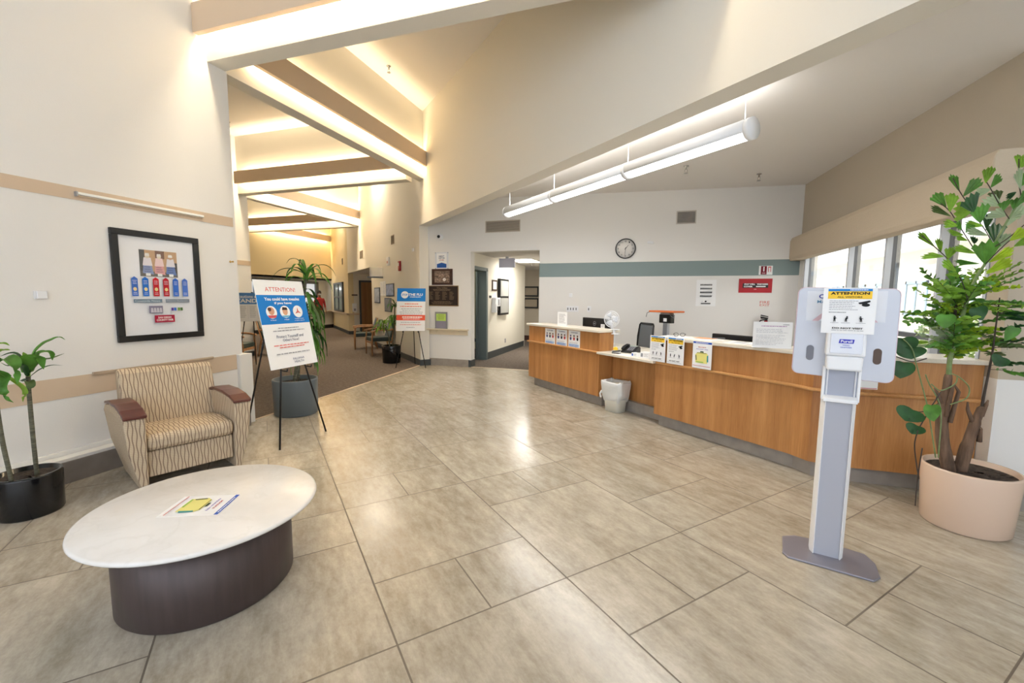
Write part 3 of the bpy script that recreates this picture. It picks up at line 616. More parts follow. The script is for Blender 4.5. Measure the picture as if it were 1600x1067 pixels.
# ---- waste bin with liner
t, T = thing('waste_bin', 'white waste bin with a translucent liner bag under the low desk', 'bin', (-.39, 5.80, 0), ROT+.1), Matrix()
def rr(w, d, r=.05, n=5): 
    out = []
    for cx, cy, a0 in ((w/2-r, d/2-r, 0), (-w/2+r, d/2-r, PI/2), (-w/2+r, -d/2+r, PI), (w/2-r, -d/2+r, 1.5*PI)):
        for k in range(n+1): a = a0+k*PI/2/n; out.append((cx+r*math.cos(a), cy+r*math.sin(a)))
    return out
def loft(B, secs, m, cap0=True, cap1=False, smooth=True):
    rings = [[B.bm.verts.new(B.T @ Vector((p[0], p[1], z)) if len(p) == 2 else B.T @ Vector(p)) for p in poly] for poly, z in secs]; k = B.mi(m); n = len(rings[0])
    for A_, C_ in zip(rings, rings[1:]):
        for i in range(n): f = B.bm.faces.new((A_[i], A_[(i+1) % n], C_[(i+1) % n], C_[i])); f.material_index = k; f.smooth = smooth
    if cap0: B.bm.faces.new(rings[0][::-1]).material_index = k
    if cap1: B.bm.faces.new(rings[-1]).material_index = k
    return B
loft(MB(), [(rr(.24, .18), 0), (rr(.29, .23), .37), (rr(.28, .22), .37), (rr(.235, .175), .01)], mat('white_bin_plastic', sr(228, 226, 214), .45)).build('bin_body', t)
secs = []; random.seed(3)
ph = [random.uniform(0, 6) for _ in range(8)]
for i, (z, k) in enumerate(((.15, 1.0), (.165, 1.10), (.20, 1.17), (.25, 1.18), (.30, 1.19), (.35, 1.20), (.395, 1.19), (.412, 1.13), (.39, 1.06), (.33, .98), (.22, .85))):
    base = rr(.262+.03*(z-.15)/.25, .202+.03*(z-.15)/.25, n=10); N_ = len(base)
    secs.append(([(x*(k+.035*math.sin(j*2*PI/N_*7+ph[0]+i*.5)+.02*math.sin(j*2*PI/N_*13+i)), y*(k+.04*math.sin(j*2*PI/N_*9+ph[1]+i*.4)), z+(.022*math.sin(j*2*PI/N_*5+ph[2]) if i < 2 else .010*math.sin(j*2*PI/N_*4+ph[3]) if i > 5 else 0)) for j, (x, y) in enumerate(base)], 0))
bm_ = mat('translucent_bag_film', sr(242, 242, 239), .3, alpha=.8, spec=.7, bump=1, bscale=14)
loft(MB(), secs, bm_, cap0=False).build('liner_bag', t)
MB().tube([(-.155, -.09, .26), (-.175, -.11, .22), (-.15, -.12, .19), (-.16, -.11, .165)], [.02, .012, .016, .004], bm_, 8).build('bag_knot', t)
# ================================================================== FURNITURE IN THE LOBBY
# ---- round coffee table
t = thing('coffee_table', 'round white marble-topped coffee table on a dark bronze drum base', 'table', (-2.155, 1.545, 0))
def marble():
    m = bpy.data.materials.new('pale_marble'); x = NX(m); v = x.coords()
    w = x.n.new('ShaderNodeTexNoise'); w.inputs['Scale'].default_value = 3.2; w.inputs['Detail'].default_value = 8; w.inputs['Distortion'].default_value = 1.6; x.l.new(v, w.inputs[0])
    k = x.m('ABSOLUTE', x.m('SUBTRACT', w.outputs[0], .5)); c = x.mixc(x.rng(k, 0, .035, 0, 1), sr(235, 233, 229), sr(240, 238, 235))
    c = x.mixc(x.m('MULTIPLY', x.rng(x.noise(v, 6, 5), .4, .65, 0, 1), .35), c, sr(226, 221, 214))
    x.l.new(c, x.p.inputs['Base Color']); x.p.inputs['Roughness'].default_value = .22; return m
MB().lathe([(0, .405), (.495, .405), (.514, .409), (.520, .417), (.517, .426), (.508, .431), (0, .431)], marble(), 96, cap=False).build('table_top', t)
bz = mat('dark_bronze_laminate', sr(78, 66, 64), .42, metal=.25, var=.12, vscale=30, stretch=(1, 1, .1))
MB().lathe([(.375, 0), (.385, .012), (.385, .405), (.0, .405)], bz, 96, cap=False).build('drum_base', t)
tt = thing('notice', 'white notice with a yellow picture lying on the marble coffee table', 'notice', (-2.145, 1.58, .4315), 0)
pc = [EYE + (cf + cr*((x-800)/F_PX) - cu_*((y-533.5)/F_PX)) * ((.432-1.5)/((cf + cr*((x-800)/F_PX) - cu_*((y-533.5)/F_PX)).z)) for x, y in ((247, 807), (338, 804), (371, 773), (293, 777))]
cen = sum(pc, Vector())/4; tt.location = (cen.x, cen.y, .4315)
e1 = ((pc[3]+pc[0])/2-(pc[2]+pc[1])/2); ang = math.atan2(e1.y, e1.x)     # from the blue (top) edge to the red (bottom) edge
tt.rotation_euler = (0, 0, ang+PI/2)
MB().box(-.11, .11, -.14, .14, 0, .0012, M['paper']).build('sheet', tt)
A_ = Art(); A_.b.T = Matrix.Rotation(-PI/2, 4, 'X') @ Matrix.Translation((0, -.0012, 0)); clipart(A_, .215, .275, -.1375); A_.build('print', tt)

# ---- upholstered armchair
def fabric():
    m = bpy.data.materials.new('beige_fabric_with_wavy_brown_stripes'); x = NX(m); tc = x.n.new('ShaderNodeTexCoord')
    sp = x.n.new('ShaderNodeSeparateXYZ'); x.l.new(tc.outputs['Object'], sp.inputs[0])
    u = x.m('ADD', sp.outputs[0], x.m('MULTIPLY', sp.outputs[1], .0)); gm = x.n.new('ShaderNodeNewGeometry'); ns = x.n.new('ShaderNodeSeparateXYZ'); 
    vt = x.n.new('ShaderNodeVectorTransform'); vt.vector_type = 'NORMAL'; vt.convert_from = 'WORLD'; vt.convert_to = 'OBJECT'; x.l.new(gm.outputs['Normal'], vt.inputs[0]); x.l.new(vt.outputs[0], ns.inputs[0])
    side = x.m('GREATER_THAN', x.m('ABSOLUTE', ns.outputs[0]), .72); flatf = x.m('GREATER_THAN', x.m('ABSOLUTE', ns.outputs[2]), .75)
    mixf = lambda f, a, b: x.m('ADD', x.m('MULTIPLY', f, b), x.m('MULTIPLY', x.m('SUBTRACT', 1.0, f), a))
    U = mixf(side, sp.outputs[0], sp.outputs[1]); V = mixf(flatf, sp.outputs[2], sp.outputs[1])
    wv = x.m('MULTIPLY', x.m('SINE', x.m('ADD', x.m('MULTIPLY', V, 42), x.m('MULTIPLY', x.m('FLOOR', x.m('MULTIPLY', U, 44)), 2.1))), .0035)
    fr = x.m('FRACT', x.m('MULTIPLY', x.m('ADD', U, wv), 44)); st = x.m('LESS_THAN', x.m('ABSOLUTE', x.m('SUBTRACT', fr, .5)), .15)
    ce = x.m('FLOOR', x.m('ADD', x.m('MULTIPLY', x.m('ADD', U, wv), 44), .5)); dh = x.m('FRACT', x.m('ADD', x.m('MULTIPLY', V, 75), x.m('MULTIPLY', ce, .37))); ds = x.m('LESS_THAN', dh, .28)
    c = x.mixc(x.m('MULTIPLY', ds, .45), sr(208, 190, 162), sr(166, 144, 122)); c = x.mixc(x.m('MULTIPLY', st, .8), c, sr(122, 98, 84))
    x.l.new(c, x.p.inputs['Base Color']); x.p.inputs['Roughness'].default_value = .85; x.p.inputs['Specular IOR Level'].default_value = .2
    x.bump(x.noise(tc.outputs['Object'], 300, 2), .15, .003); return m
FAB = fabric(); MAH = mat('mahogany_arm_cap', sr(92, 46, 36), .3, var=.15, vscale=20)
t = thing('armchair', 'beige wavy-striped armchair with dark mahogany arm caps against the left wall', 'armchair', (-3.83, 2.56, 0), math.radians(69))
def arm(sx):
    # outer skin bulges; profile from the side (y, z): front nearly vertical, rear drawn in at the foot
    prof = [(-.36, 0.0), (-.385, .30), (-.40, .58), (-.30, .612), (-.12, .632), (.10, .630), (.30, .60), (.36, .55), (.34, .30), (.22, 0.02)]
    def sec(z): return .335+.09*math.sin(min(1, z/.62)*PI*.55)     # outer x at a height
    b = MB(); k = b.mi(FAB); n = len(prof)
    o_ = [b.bm.verts.new((sx*sec(z), y, z)) for y, z in prof]; i_ = [b.bm.verts.new((sx*.295, y, z)) for y, z in prof]
    b.bm.faces.new(o_ if sx > 0 else o_[::-1]); b.bm.faces.new(i_[::-1] if sx > 0 else i_)
    for i in range(n): b.bm.faces.new((o_[i], o_[(i+1) % n], i_[(i+1) % n], i_[i]))
    b.build('arm', t, bevel=.012, seg=3)
    c = MB(); top = [(-.41, .583), (-.30, .617), (-.12, .637), (.10, .635), (.30, .603)]; m_ = len(top)
    def w(y): return .013 if y > -.2 else .0
    for i in range(m_-1):
        (y0, z0), (y1, z1) = top[i], top[i+1]; a0, a1 = sx*.285, sx*.425
        c.hexa([(a0, y0, z0), (a1, y0, z0), (a1, y1, z1), (a0, y1, z1), (a0, y0, z0+.026), (a1, y0, z0+.026), (a1, y1, z1+.026), (a0, y1, z1+.026)], MAH)
    bmesh.ops.remove_doubles(c.bm, verts=c.bm.verts, dist=.0005)
    c.build('arm_cap', t, bevel=.008, seg=3)
arm(-1); arm(1)
b = MB(); b.grid(lambda u, v: (0, 0, 0), 1, 1, FAB)
b = MB(); b.prism([(-.345, .305), (-.37, .34), (-.375, .40), (-.345, .435), (-.10, .445), (.16, .42), (.18, .30)], -.288, .288, FAB, 'X').build('seat_cushion', t, bevel=.03, seg=4)
MB().prism([(-.335, .10), (-.33, .30), (.28, .30), (.28, .10)], -.29, .29, FAB, 'X').build('seat_apron', t, bevel=.01)
MB().prism([(.13, .40), (.255, .84), (.285, .872), (.33, .875), (.37, .84), (.36, .12), (.24, .12)], -.335, .335, FAB, 'X').build('backrest', t, bevel=.022, seg=4)
for sx in (-1, 1):
    MB().box(sx*.30, sx*.33, -.30, -.27, 0, .02, M['black']).build('foot', t); MB().box(sx*.30, sx*.33, .22, .25, 0, .12, M['black']).build('foot', t)

# ---- easels with posters
def easel(loc, rz, lab, tilt=.06, width=.63, zb=.78, peg=.16, apex=1.60, rear=.62):
    t = thing('easel', lab, 'easel', loc, rz); sl = tilt
    def P(x, z): return (x, sl*(z-zb)+.0, z)
    for sx in (-1, 1): MB().tube([(sx*width/2, -.08, 0), (sx*peg, .022, zb-.02), (sx*.02, sl*(apex-zb)+.045, apex)], .009, M['blackm'], 8).build('leg', t)
    MB().tube([(0, rear, 0), (0, sl*(apex-zb)+.06, apex)], .009, M['blackm'], 8).build('leg', t)
    for sx in (-1, 1): MB().tube([(sx*peg, .022, zb-.022), (sx*peg, -.055, zb-.026), (sx*peg, -.062, zb+.0)], .008, M['blackm'], 8).build('peg', t)
    MB().lathe([(.02, -.02), (.02, .03)], M['blackm'], 12, (0, sl*(apex-zb)+.05, apex)).build('hinge', t)
    return t
def board(loc, rz, lab, w, h, tilt, draw, z):
    t = thing('poster_board', lab, 'poster', (loc[0], loc[1], z), rz); t.rotation_euler = (-tilt, 0, rz)
    MB().box(-w/2, w/2, 0, .006, 0, h, M['paper']).build('board', t); A_ = Art(); draw(A_, w, h); A_.build('print', t); return t
PB = flat(22, 128, 212)
def draw_measles(A_, w, h):
    A_.text('ATTENTION!', 0, h*.895, w*.62, h*.048, flat(224, 70, 60))
    A_.rect(-w/2, w/2, h*.50, h*.83, PB); A_.text('You could have measles', 0, h*.785, w*.72, h*.036, WHT, .03); A_.text('if you have:', 0, h*.735, w*.36, h*.034, WHT, .03)
    for k, x in enumerate((-w*.27, 0, w*.27)):
        z = h*.635; A_.oval(x, z, w*.105, w*.105, WHT)
        if k == 0: A_.oval(x, z+.012, .035, .04, flat(214, 160, 130)); A_.oval(x-.02, z+.03, .022, .02, flat(90, 60, 50)); A_.poly([(x-.055, z-.03), (x+.055, z-.03), (x+.035, z-.058), (x-.035, z-.058)], flat(210, 90, 96))
        if k == 1: A_.oval(x, z+.005, .032, .04, flat(222, 172, 140)); A_.poly([(x-.035, z+.02), (x+.035, z+.02), (x+.028, z+.045), (x-.025, z+.05)], flat(50, 36, 34)); A_.poly([(x-.05, z-.038), (x+.05, z-.038), (x+.03, z-.06), (x-.03, z-.06)], flat(120, 190, 226))
        if k == 2:
            for a in (0, 2.1, 4.2): A_.poly([(x+.045*math.cos(a+1.57), z+.045*math.sin(a+1.57)), (x+.01*math.cos(a+.3), z+.01*math.sin(a+.3)), (x+.01*math.cos(a+2.9), z+.01*math.sin(a+2.9))], flat(226, 80, 60))
    A_.text('A Fever', -w*.27, h*.545, w*.12, h*.013, WHT, .01); A_.text('A Rash', 0, h*.545, w*.10, h*.013, WHT, .01); A_.text('Traveled recently', w*.27, h*.549, w*.2, h*.013, WHT, .01); A_.text('or had an exposure', w*.27, h*.527, w*.22, h*.013, WHT, .01)
    A_.lines(-w*.22, w*.22, h*.455, 1, .02, h*.009, GRY, True, .05); A_.lines(-w*.34, w*.34, h*.425, 1, .02, h*.009, GRY, True, .05)
    A_.text('Protect Yourself and', 0, h*.355, w*.56, h*.034, flat(50, 70, 110)); A_.text('Others Now!', 0, h*.312, w*.34, h*.030, flat(50, 70, 110))
    A_.lines(-w*.37, w*.37, h*.262, 1, .02, h*.010, flat(228, 110, 96), True, .05); A_.lines(-w*.27, w*.27, h*.236, 1, .02, h*.010, flat(228, 110, 96), True, .05)
    A_.lines(-w*.36, w*.36, h*.165, 1, .02, h*.010, GRY, True, .05)
    A_.text('PALOMAR', w*.08, h*.088, w*.24, h*.024, flat(50, 70, 120)); A_.text('HEALTH', w*.08, h*.052, w*.2, h*.024, flat(50, 70, 120))
RZ1 = math.radians(90)
easel((-3.475, 3.49, 0), RZ1, 'black tripod easel holding the tall ATTENTION poster beside the armchair', tilt=.20, rear=.72)
board((-3.459, 3.485), RZ1, 'tall white and blue ATTENTION poster about measles on the nearer easel', .61, .895, .20, draw_measles, .783)
def draw_flu(A_, w, h):
    A_.rect(-w/2, w/2, h*.69, h, PB); A_.oval(-w*.23, h*.845, w*.13, w*.13, WHT); A_.text('STOP', -w*.23, h*.845, w*.2, h*.05, PB, .02); A_.text('THE FLU', w*.15, h*.85, w*.5, h*.06, WHT, .03); A_.lines(-w*.05, w*.38, h*.80, 1, .02, h*.014, WHT)
    O = flat(238, 120, 84); A_.lines(-w*.3, w*.34, h*.64, 1, .02, h*.02, O, True); A_.lines(-w*.4, w*.4, h*.58, 1, .02, h*.018, O, True); A_.lines(-w*.4, w*.42, h*.52, 4, h*.04, h*.010, GRY, True)
    A_.rect(-w/2, w/2, h*.245, h*.37, flat(240, 96, 66)); A_.lines(-w*.3, w*.4, h*.335, 1, .02, h*.03, WHT, True); A_.lines(-w*.3, w*.35, h*.285, 1, .02, h*.014, WHT, True)
    A_.lines(-w*.35, w*.35, h*.2, 1, .02, h*.010, GRY, True); A_.lines(-w*.4, w*.4, h*.15, 1, .02, h*.012, flat(228, 110, 96), True); A_.text('PALOMAR HEALTH', 0, h*.08, w*.28, h*.02, flat(50, 70, 120))
RZ2 = math.radians(21)
easel((-4.82, 7.99, 0), RZ2, 'black tripod easel holding the STOP THE FLU poster in front of the corridor corner', tilt=.25, zb=.79, rear=.46)
board((-4.82, 7.97), RZ2, 'white, blue and orange STOP THE FLU poster on the farther easel', .605, .93, .24, draw_flu, .79)
def draw_prec(A_, w, h):
    A_.rect(-w/2, w/2, h*.60, h, flat(96, 150, 214)); A_.text('Precautions and Basics', 0, h*.87, w*.72, h*.11, WHT, .02); A_.text('STANDARD', -.0, h*.72, w*.74, h*.14, WHT, .04)
    for k in range(5): A_.lines(-w*.42+k*w*.18, -w*.30+k*w*.18, h*.52, 7, h*.06, h*.02, LGR); A_.rect(-w*.45+k*w*.18, -w*.447+k*w*.18, h*.08, h*.56, LGR)
ep = Vector((-7.75, 6.75, 0)); RZ3 = math.radians(48)
easel((ep.x, ep.y, 0), RZ3, 'black easel under the wide blue and white poster past the end of the left wall', tilt=.15, zb=.985, rear=.6, apex=1.55)
board((ep.x+.016, ep.y-.014), RZ3, 'wide blue and white STANDARD poster half hidden behind the measles poster', .95, .585, .14, draw_prec, .985)

# ---- sanitizer stand
t = thing('sanitizer_stand', 'silver and white hand sanitizer stand with a rounded grey panel, before the counter', 'stand', (1.045, 2.84, 0), math.radians(-14))
gm = mat('brushed_grey_metal', sr(142, 140, 150), .38, metal=.35, bump=.05, bscale=400)
base = [(-.215, -.11), (-.19, -.145), (.20, -.155), (.235, -.10), (.235, .04), (.20, .13), (.02, .16), (-.15, .15), (-.215, .10)]
MB().prism(base, .0, .012, gm).build('base_plate', t, bevel=.004)
MB().prism([(-.062, -.02), (.062, -.02), (.062, .05), (-.062, .05)], .012, 1.25, mat('silver_panel', sr(176, 178, 188), .45)).build('column_panel', t)
for sx in (-1, 1):
    pl = [(sx*.060, -.030), (sx*.064, -.033), (sx*.080, .005), (sx*.080, .055), (sx*.060, .055)]; MB().prism(pl if sx > 0 else pl[::-1], .012, 1.26, M['wht']).build('column_rail', t, bevel=.003)
t2 = thing('sanitizer_panel', '', '', (0, 0, 0)); bpy.data.objects.remove(t2)
panel_poly = []
for cx, cz, a0 in ((.188, 1.53, 0), (-.192, 1.54, PI/2), (-.197, 1.11, PI), (.190, 1.095, 1.5*PI)):
    for k in range(7): a = a0+k*PI/12; panel_poly.append((cx+.035*math.cos(a), cz+.035*math.sin(a)))
def slot(x, z): 
    return [(x+.018*math.cos(a*PI/8), z+.026+.018*math.sin(a*PI/8)) for a in range(9)]+[(x+.018*math.cos(PI+a*PI/8), z-.026+.018*math.sin(PI+a*PI/8)) for a in range(9)]
pf = MB(); pf.prism(panel_poly, .002, .012, mat('pale_silver_panel', sr(198, 201, 210), .35, metal=.15), 'Y'); po = pf.build('backing_panel', t, bevel=.002)
ex = MB(); ex.prism([(1.014*x, (z-1.3)*1.01+1.3) for x, z in panel_poly], .006, .015, flat(216, 190, 200), 'Y'); ex.build('panel_edge', t)
for x, lab in ((-.152, 'bin_slot'), (.150, 'bin_slot')): MB().prism(slot(x, 1.20), -.0005, .003, mat('dark_slot_grey', sr(120, 122, 132), .5) if x < 0 else mat('brown_slot', sr(86, 66, 54), .5), 'Y').build(lab, t)
A_ = Art(-.002); A_.rect(-.185, .17, 1.385, 1.555, flat(232, 235, 242)); A_.poly([(-.155, 1.385), (.14, 1.385), (0, 1.54)], flat(222, 190, 198)); A_.poly([(-.125, 1.385), (.11, 1.385), (0, 1.50)], flat(232, 235, 242))
A_.text('CLEAN HANDS', -.005, 1.525, .25, .024, flat(70, 80, 170), .03); A_.text('MAKE A DIFFERENCE', -.005, 1.495, .262, .017, flat(110, 160, 200), .01); A_.build('panel_print', t)
b = MB(); b.prism([(-.085, 1.335), (.085, 1.335), (.088, 1.20), (-.088, 1.20)], -.10, -.02, M['wht'], 'Y'); b.build('dispenser_cover', t, bevel=.012, seg=3)
MB().prism([(-.082, 1.20), (.082, 1.20), (.078, 1.12), (-.078, 1.12)], -.095, -.02, M['wht'], 'Y').build('dispenser_body', t, bevel=.012, seg=3)
MB().prism([(-.070, 1.325), (.070, 1.325), (.070, 1.215), (-.070, 1.215)], -.108, -.10, mat('clear_cover_plastic', sr(226, 230, 240), .12), 'Y').build('window_cover', t, bevel=.004)
A_ = Art(.1085); A_.poly([(-.034, 1.272), (.030, 1.272), (.034, 1.294), (-.030, 1.294)], flat(52, 60, 190)); A_.text('Purell', 0, 1.283, .05, .014, WHT, .02); A_.text('HAND', 0, 1.262, .03, .007, flat(90, 100, 200), .01); A_.text('SANITIZER', 0, 1.250, .05, .007, flat(90, 100, 200), .01); A_.build('dispenser_label', t)
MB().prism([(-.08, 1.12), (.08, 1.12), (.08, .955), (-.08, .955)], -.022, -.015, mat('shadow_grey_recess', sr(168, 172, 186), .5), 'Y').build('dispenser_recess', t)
b = MB(); b.prism([(-.062, .0), (-.02, .0), (-.02, .035), (-.062, .02)], -.078, .078, M['wht'], 'X'); 
o = b.build('drip_tray', t, bevel=.004); o.location = (0, 0, .935)
for sx in (-1, 1): MB().box(sx*.080-.007, sx*.080+.007, -.034, -.01, .94, 1.13, M['wht']).build('dispenser_cheek', t, bevel=.003)
t = thing('notice', 'yellow and white ATTENTION notice taped to the top of the sanitizer stand panel', 'notice', (1.015, 2.735, 1.325), math.radians(-14)); paper(t, .228, .245, M['paper'], .002); attention(t, .212, .245)

# ================================================================== PLANTS
G1 = mat('glossy_green_leaf', sr(92, 148, 60), .38, var=.35, vscale=14, spec=.5); G2 = mat('fresh_green_leaf', sr(136, 180, 66), .42, var=.3, vscale=16); G3 = mat('yellow_green_leaf', sr(184, 214, 64), .42, var=.25, vscale=12)
G4 = mat('dark_green_leaf', sr(44, 88, 46), .35, var=.3, vscale=14); G5 = mat('pale_grey_green_leaf', sr(176, 196, 160), .5, var=.15, vscale=14); G6 = mat('olive_green_leaf', sr(98, 120, 70), .4, var=.3, vscale=14)
for g, kt in ((G1, .35), (G2, .5), (G3, .6), (G4, .2), (G5, .45), (G6, .3)):      # thin leaves let light through
    n_, l_ = g.node_tree.nodes, g.node_tree.links; p_ = n_['Principled BSDF']; tr = n_.new('ShaderNodeBsdfTranslucent'); mx = n_.new('ShaderNodeMixShader'); mx.inputs[0].default_value = kt
    src = p_.inputs['Base Color'].links[0].from_socket; l_.new(src, tr.inputs[0]); l_.new(p_.outputs[0], mx.inputs[1]); l_.new(tr.outputs[0], mx.inputs[2]); l_.new(mx.outputs[0], n_['Material Output'].inputs[0])
BARK = mat('ringed_green_grey_cane', sr(98, 96, 78), .7, var=.45, vscale=60, bump=.5, bscale=70, stretch=(.3, .3, 1.6)); FIB = mat('fibrous_brown_trunk', sr(112, 88, 70), .9, var=.5, vscale=22, bump=1, bscale=34, stretch=(1.5, 1.5, .25)); STEM = mat('green_stem', sr(120, 140, 88), .5, var=.2, vscale=30); DST = mat('dark_brown_stem', sr(62, 50, 42), .6)
def ray(x, y): return cf + cr*((x-800)/F_PX) - cu_*((y-533.5)/F_PX)
def onY(x, y, Y): d = ray(x, y); return EYE + d*(Y/d.y)
def onX(x, y, X): d = ray(x, y); return EYE + d*(X/d.x)
def smooth(pts, n=5):
    P = [Vector(p) for p in pts]; P = [P[0]*2-P[1]]+P+[P[-1]*2-P[-2]]; out = []
    for i in range(1, len(P)-2):
        for k in range(n):
            u = k/n; a, b_, c, d = P[i-1], P[i], P[i+1], P[i+2]
            out.append(.5*((2*b_)+(-a+c)*u+(2*a-5*b_+4*c-d)*u*u+(-a+3*b_-3*c+d)*u**3))
    return out+[P[-2]]
def ribbon(B, pts, w, m, fold=.25, shape=None, up=Vector((0, 0, 1)), n=4):
    """a strap leaf along a curve: V-folded, tapering"""
    P = smooth(pts, n); N = len(P)-1; rows = []
    for i, p in enumerate(P):
        d = (P[min(i+1, N)]-P[max(i-1, 0)]).normalized(); s = d.cross(up)
        s = s.normalized() if s.length > .05 else Vector((1, 0, 0)); q = s.cross(d).normalized(); u = i/N
        ww = w*(shape(u) if shape else math.sin(PI*min(1, .12+.88*u)**.8)**.8 if u < 1 else .02); ww = max(ww, w*.03)
        rows.append([B.bm.verts.new(B.T @ (p-s*ww/2+q*ww*fold)), B.bm.verts.new(B.T @ p), B.bm.verts.new(B.T @ (p+s*ww/2+q*ww*fold))])
    k = B.mi(m)
    for r1, r2 in zip(rows, rows[1:]):
        for j in (0, 1): f = B.bm.faces.new((r1[j], r1[j+1], r2[j+1], r2[j])); f.material_index = k; f.smooth = True
def pot(name_lab, loc, r0_, r1_, h, m, soil=.05, wall=.018, cat='plant'):
    t = thing('potted_plant', name_lab, cat, loc)
    MB().lathe([(0, 0), (r0_*.96, 0), (r0_, .012), (r1_, h-.012), (r1_-.003, h), (r1_-wall, h), (r1_-wall-.003, h-soil-.03), (0, h-soil-.03)], m, 64, cap=False).build('pot', t)
    MB().grid(lambda u, v: ((r1_-wall-.002)*u*math.cos(2*PI*v), (r1_-wall-.002)*u*math.sin(2*PI*v), h-soil+.008*math.sin(9*u+7*v*PI)*(u < .95)), 10, 32, M['soil']).build('soil', t, fix=False)
    return t
# --- black pot on the left with two dracaena canes
pl_ = Vector((-4.02, 1.68, 0))
t = pot('low black pot with two thin dracaena canes beside the armchair, at the left edge', pl_, .165, .172, .285, mat('gloss_black_ceramic', sr(20, 20, 22), .12), soil=.03)
T = Matrix.Translation(-pl_)
X0 = -4.0
c2 = [onX(x, y, X0) for x, y in ((57, 733), (53, 697), (49, 655), (45, 610), (44, 588))]; c2[0].z = .25
c1 = [onX(x, y, X0+.03) for x, y in ((18, 745), (6, 700), (-2, 655), (-8, 610), (-12, 575))]; c1[0].z = .25
MB(T).tube(smooth(c2), .0125, BARK, 10).build('cane', t); MB(T).tube(smooth(c1), .0125, BARK, 10).build('cane', t)
LV = [([(44, 585), (54, 553), (68, 538), (80, 532), (92, 527), (102, 531)], 7, 0, G1, .10), ([(45, 583), (50, 560), (59, 561), (68, 577)], 17, .06, G1, .2), ([(46, 582), (58, 556), (72, 550), (81, 555), (82, 563)], 9, -.02, G1, .1),
      ([(46, 584), (66, 564), (82, 560), (101, 552)], 6, -.06, G6, .1), ([(48, 588), (62, 578), (80, 571), (99, 571)], 3.5, .03, G4, .05), ([(42, 585), (30, 570), (12, 572), (0, 566)], 5, .04, G6, .1), ([(43, 583), (34, 562), (20, 552), (0, 557)], 8, -.05, G4, .1),
      ([(43, 588), (38, 575), (32, 570), (26, 564)], 6, .08, G4, .1), ([(43, 596), (46, 598), (48, 606), (46, 612)], 9, .05, G6, .1), ([(42, 592), (36, 596), (30, 594)], 5, .05, G4, .1), ([(44, 588), (40, 560), (36, 550)], 6, -.03, G2, .1), ([(45, 586), (48, 562), (52, 556)], 7, -.05, G6, .1),
      ([(-12, 575), (8, 562), (20, 575), (27, 600)], 18, .12, G1, .2), ([(-12, 580), (6, 590), (3, 610), (8, 624), (21, 629)], 11, .08, G1, .2), ([(-10, 578), (18, 596), (34, 608), (38, 618), (36, 628)], 8, .1, G2, .2), ([(-12, 572), (0, 550), (16, 547)], 10, 0, G2, .1), ([(-12, 572), (-20, 560), (-34, 575), (-40, 600)], 14, .0, G1, .1), ([(-12, 572), (-10, 545), (2, 537), (15, 540)], 9, .0, G2, .1), ([(-12, 572), (-30, 552), (-50, 556)], 12, .05, G1, .1), ([(-12, 574), (-26, 590), (-30, 620)], 12, .1, G1, .1)]
b = MB(T)
for pts, w, dx, m, amp in LV:
    n = len(pts)-1; P = [onX(x, y, X0+(.02 if pts[0][0] < 0 else 0)+dx*i/n+amp*.25*math.sin(PI*i/n)) for i, (x, y) in enumerate(pts)]
    ribbon(b, P, w*4.1/F_PX*.9, m, .3)
b.build('foliage', t)
# --- grey pot with the tall corn plant
pl_ = Vector((-4.30, 4.31, 0))
t = pot('tall corn plant in a large slate grey pot behind the measles poster', pl_, .255, .268, .455, mat('slate_grey_glazed_pot', sr(98, 108, 114), .3), soil=.06)
T = Matrix.Translation(-pl_)
canes = [[(-4.32, 4.38, .38), (-4.33, 4.44, .9), (-4.31, 4.50, 1.35), (-4.30, 4.56, 1.74)], [(-4.27, 4.25, .38), (-4.26, 4.36, .7), (-4.26, 4.46, 1.0), (-4.25, 4.50, 1.30)], [(-4.36, 4.34, .38), (-4.40, 4.44, .6), (-4.40, 4.52, .8)]]
for c in canes: MB(T).tube(smooth(c), .016, BARK, 8).build('cane', t)
def rosette(B, o, n, L, w, mats, lift=(.2, 1.1), droop=1.0, sx=1.0):
    for k in range(n):
        az = k*2.399+random.uniform(-.3, .3); el = random.uniform(*lift); l = L*random.uniform(.75, 1.12); d = Vector((math.cos(az)*math.cos(el)*sx, math.sin(az)*math.cos(el), math.sin(el)))
        p = Vector(o)+Vector((0, 0, random.uniform(-.06, .05))); P = [p]; v = d*l/5
        for i in range(5): p = p+v; P.append(p); v = v+Vector((0, 0, -droop*l*.055*(i+1)*.7)); v = v.normalized()*l/5
        ribbon(B, P, w*random.uniform(.8, 1.15), random.choice(mats), .2, n=3)
b = MB(T)
rosette(b, canes[0][-1], 15, .50, .045, (G1, G4, G1), (.3, 1.25), 1.25)
rosette(b, (-4.30, 4.55, 1.55), 12, .50, .05, (G4, G1, G6), (-.5, .3), 2.6, .6)
rosette(b, (-4.30, 4.54, 1.38), 14, .52, .055, (G4, G1, G6), (-.4, .4), 3.0, .55)
rosette(b, (-4.27, 4.51, 1.20), 14, .50, .055, (G4, G1, G6), (-.4, .5), 3.0, .55)
rosette(b, (-4.27, 4.52, 1.02), 14, .48, .055, (G4, G1, G4), (-.5, .4), 3.0, .55)
rosette(b, (-4.28, 4.52, .82), 12, .42, .05, (G4, G1), (-.3, .5), 2.6, .7)
b.build('foliage', t)
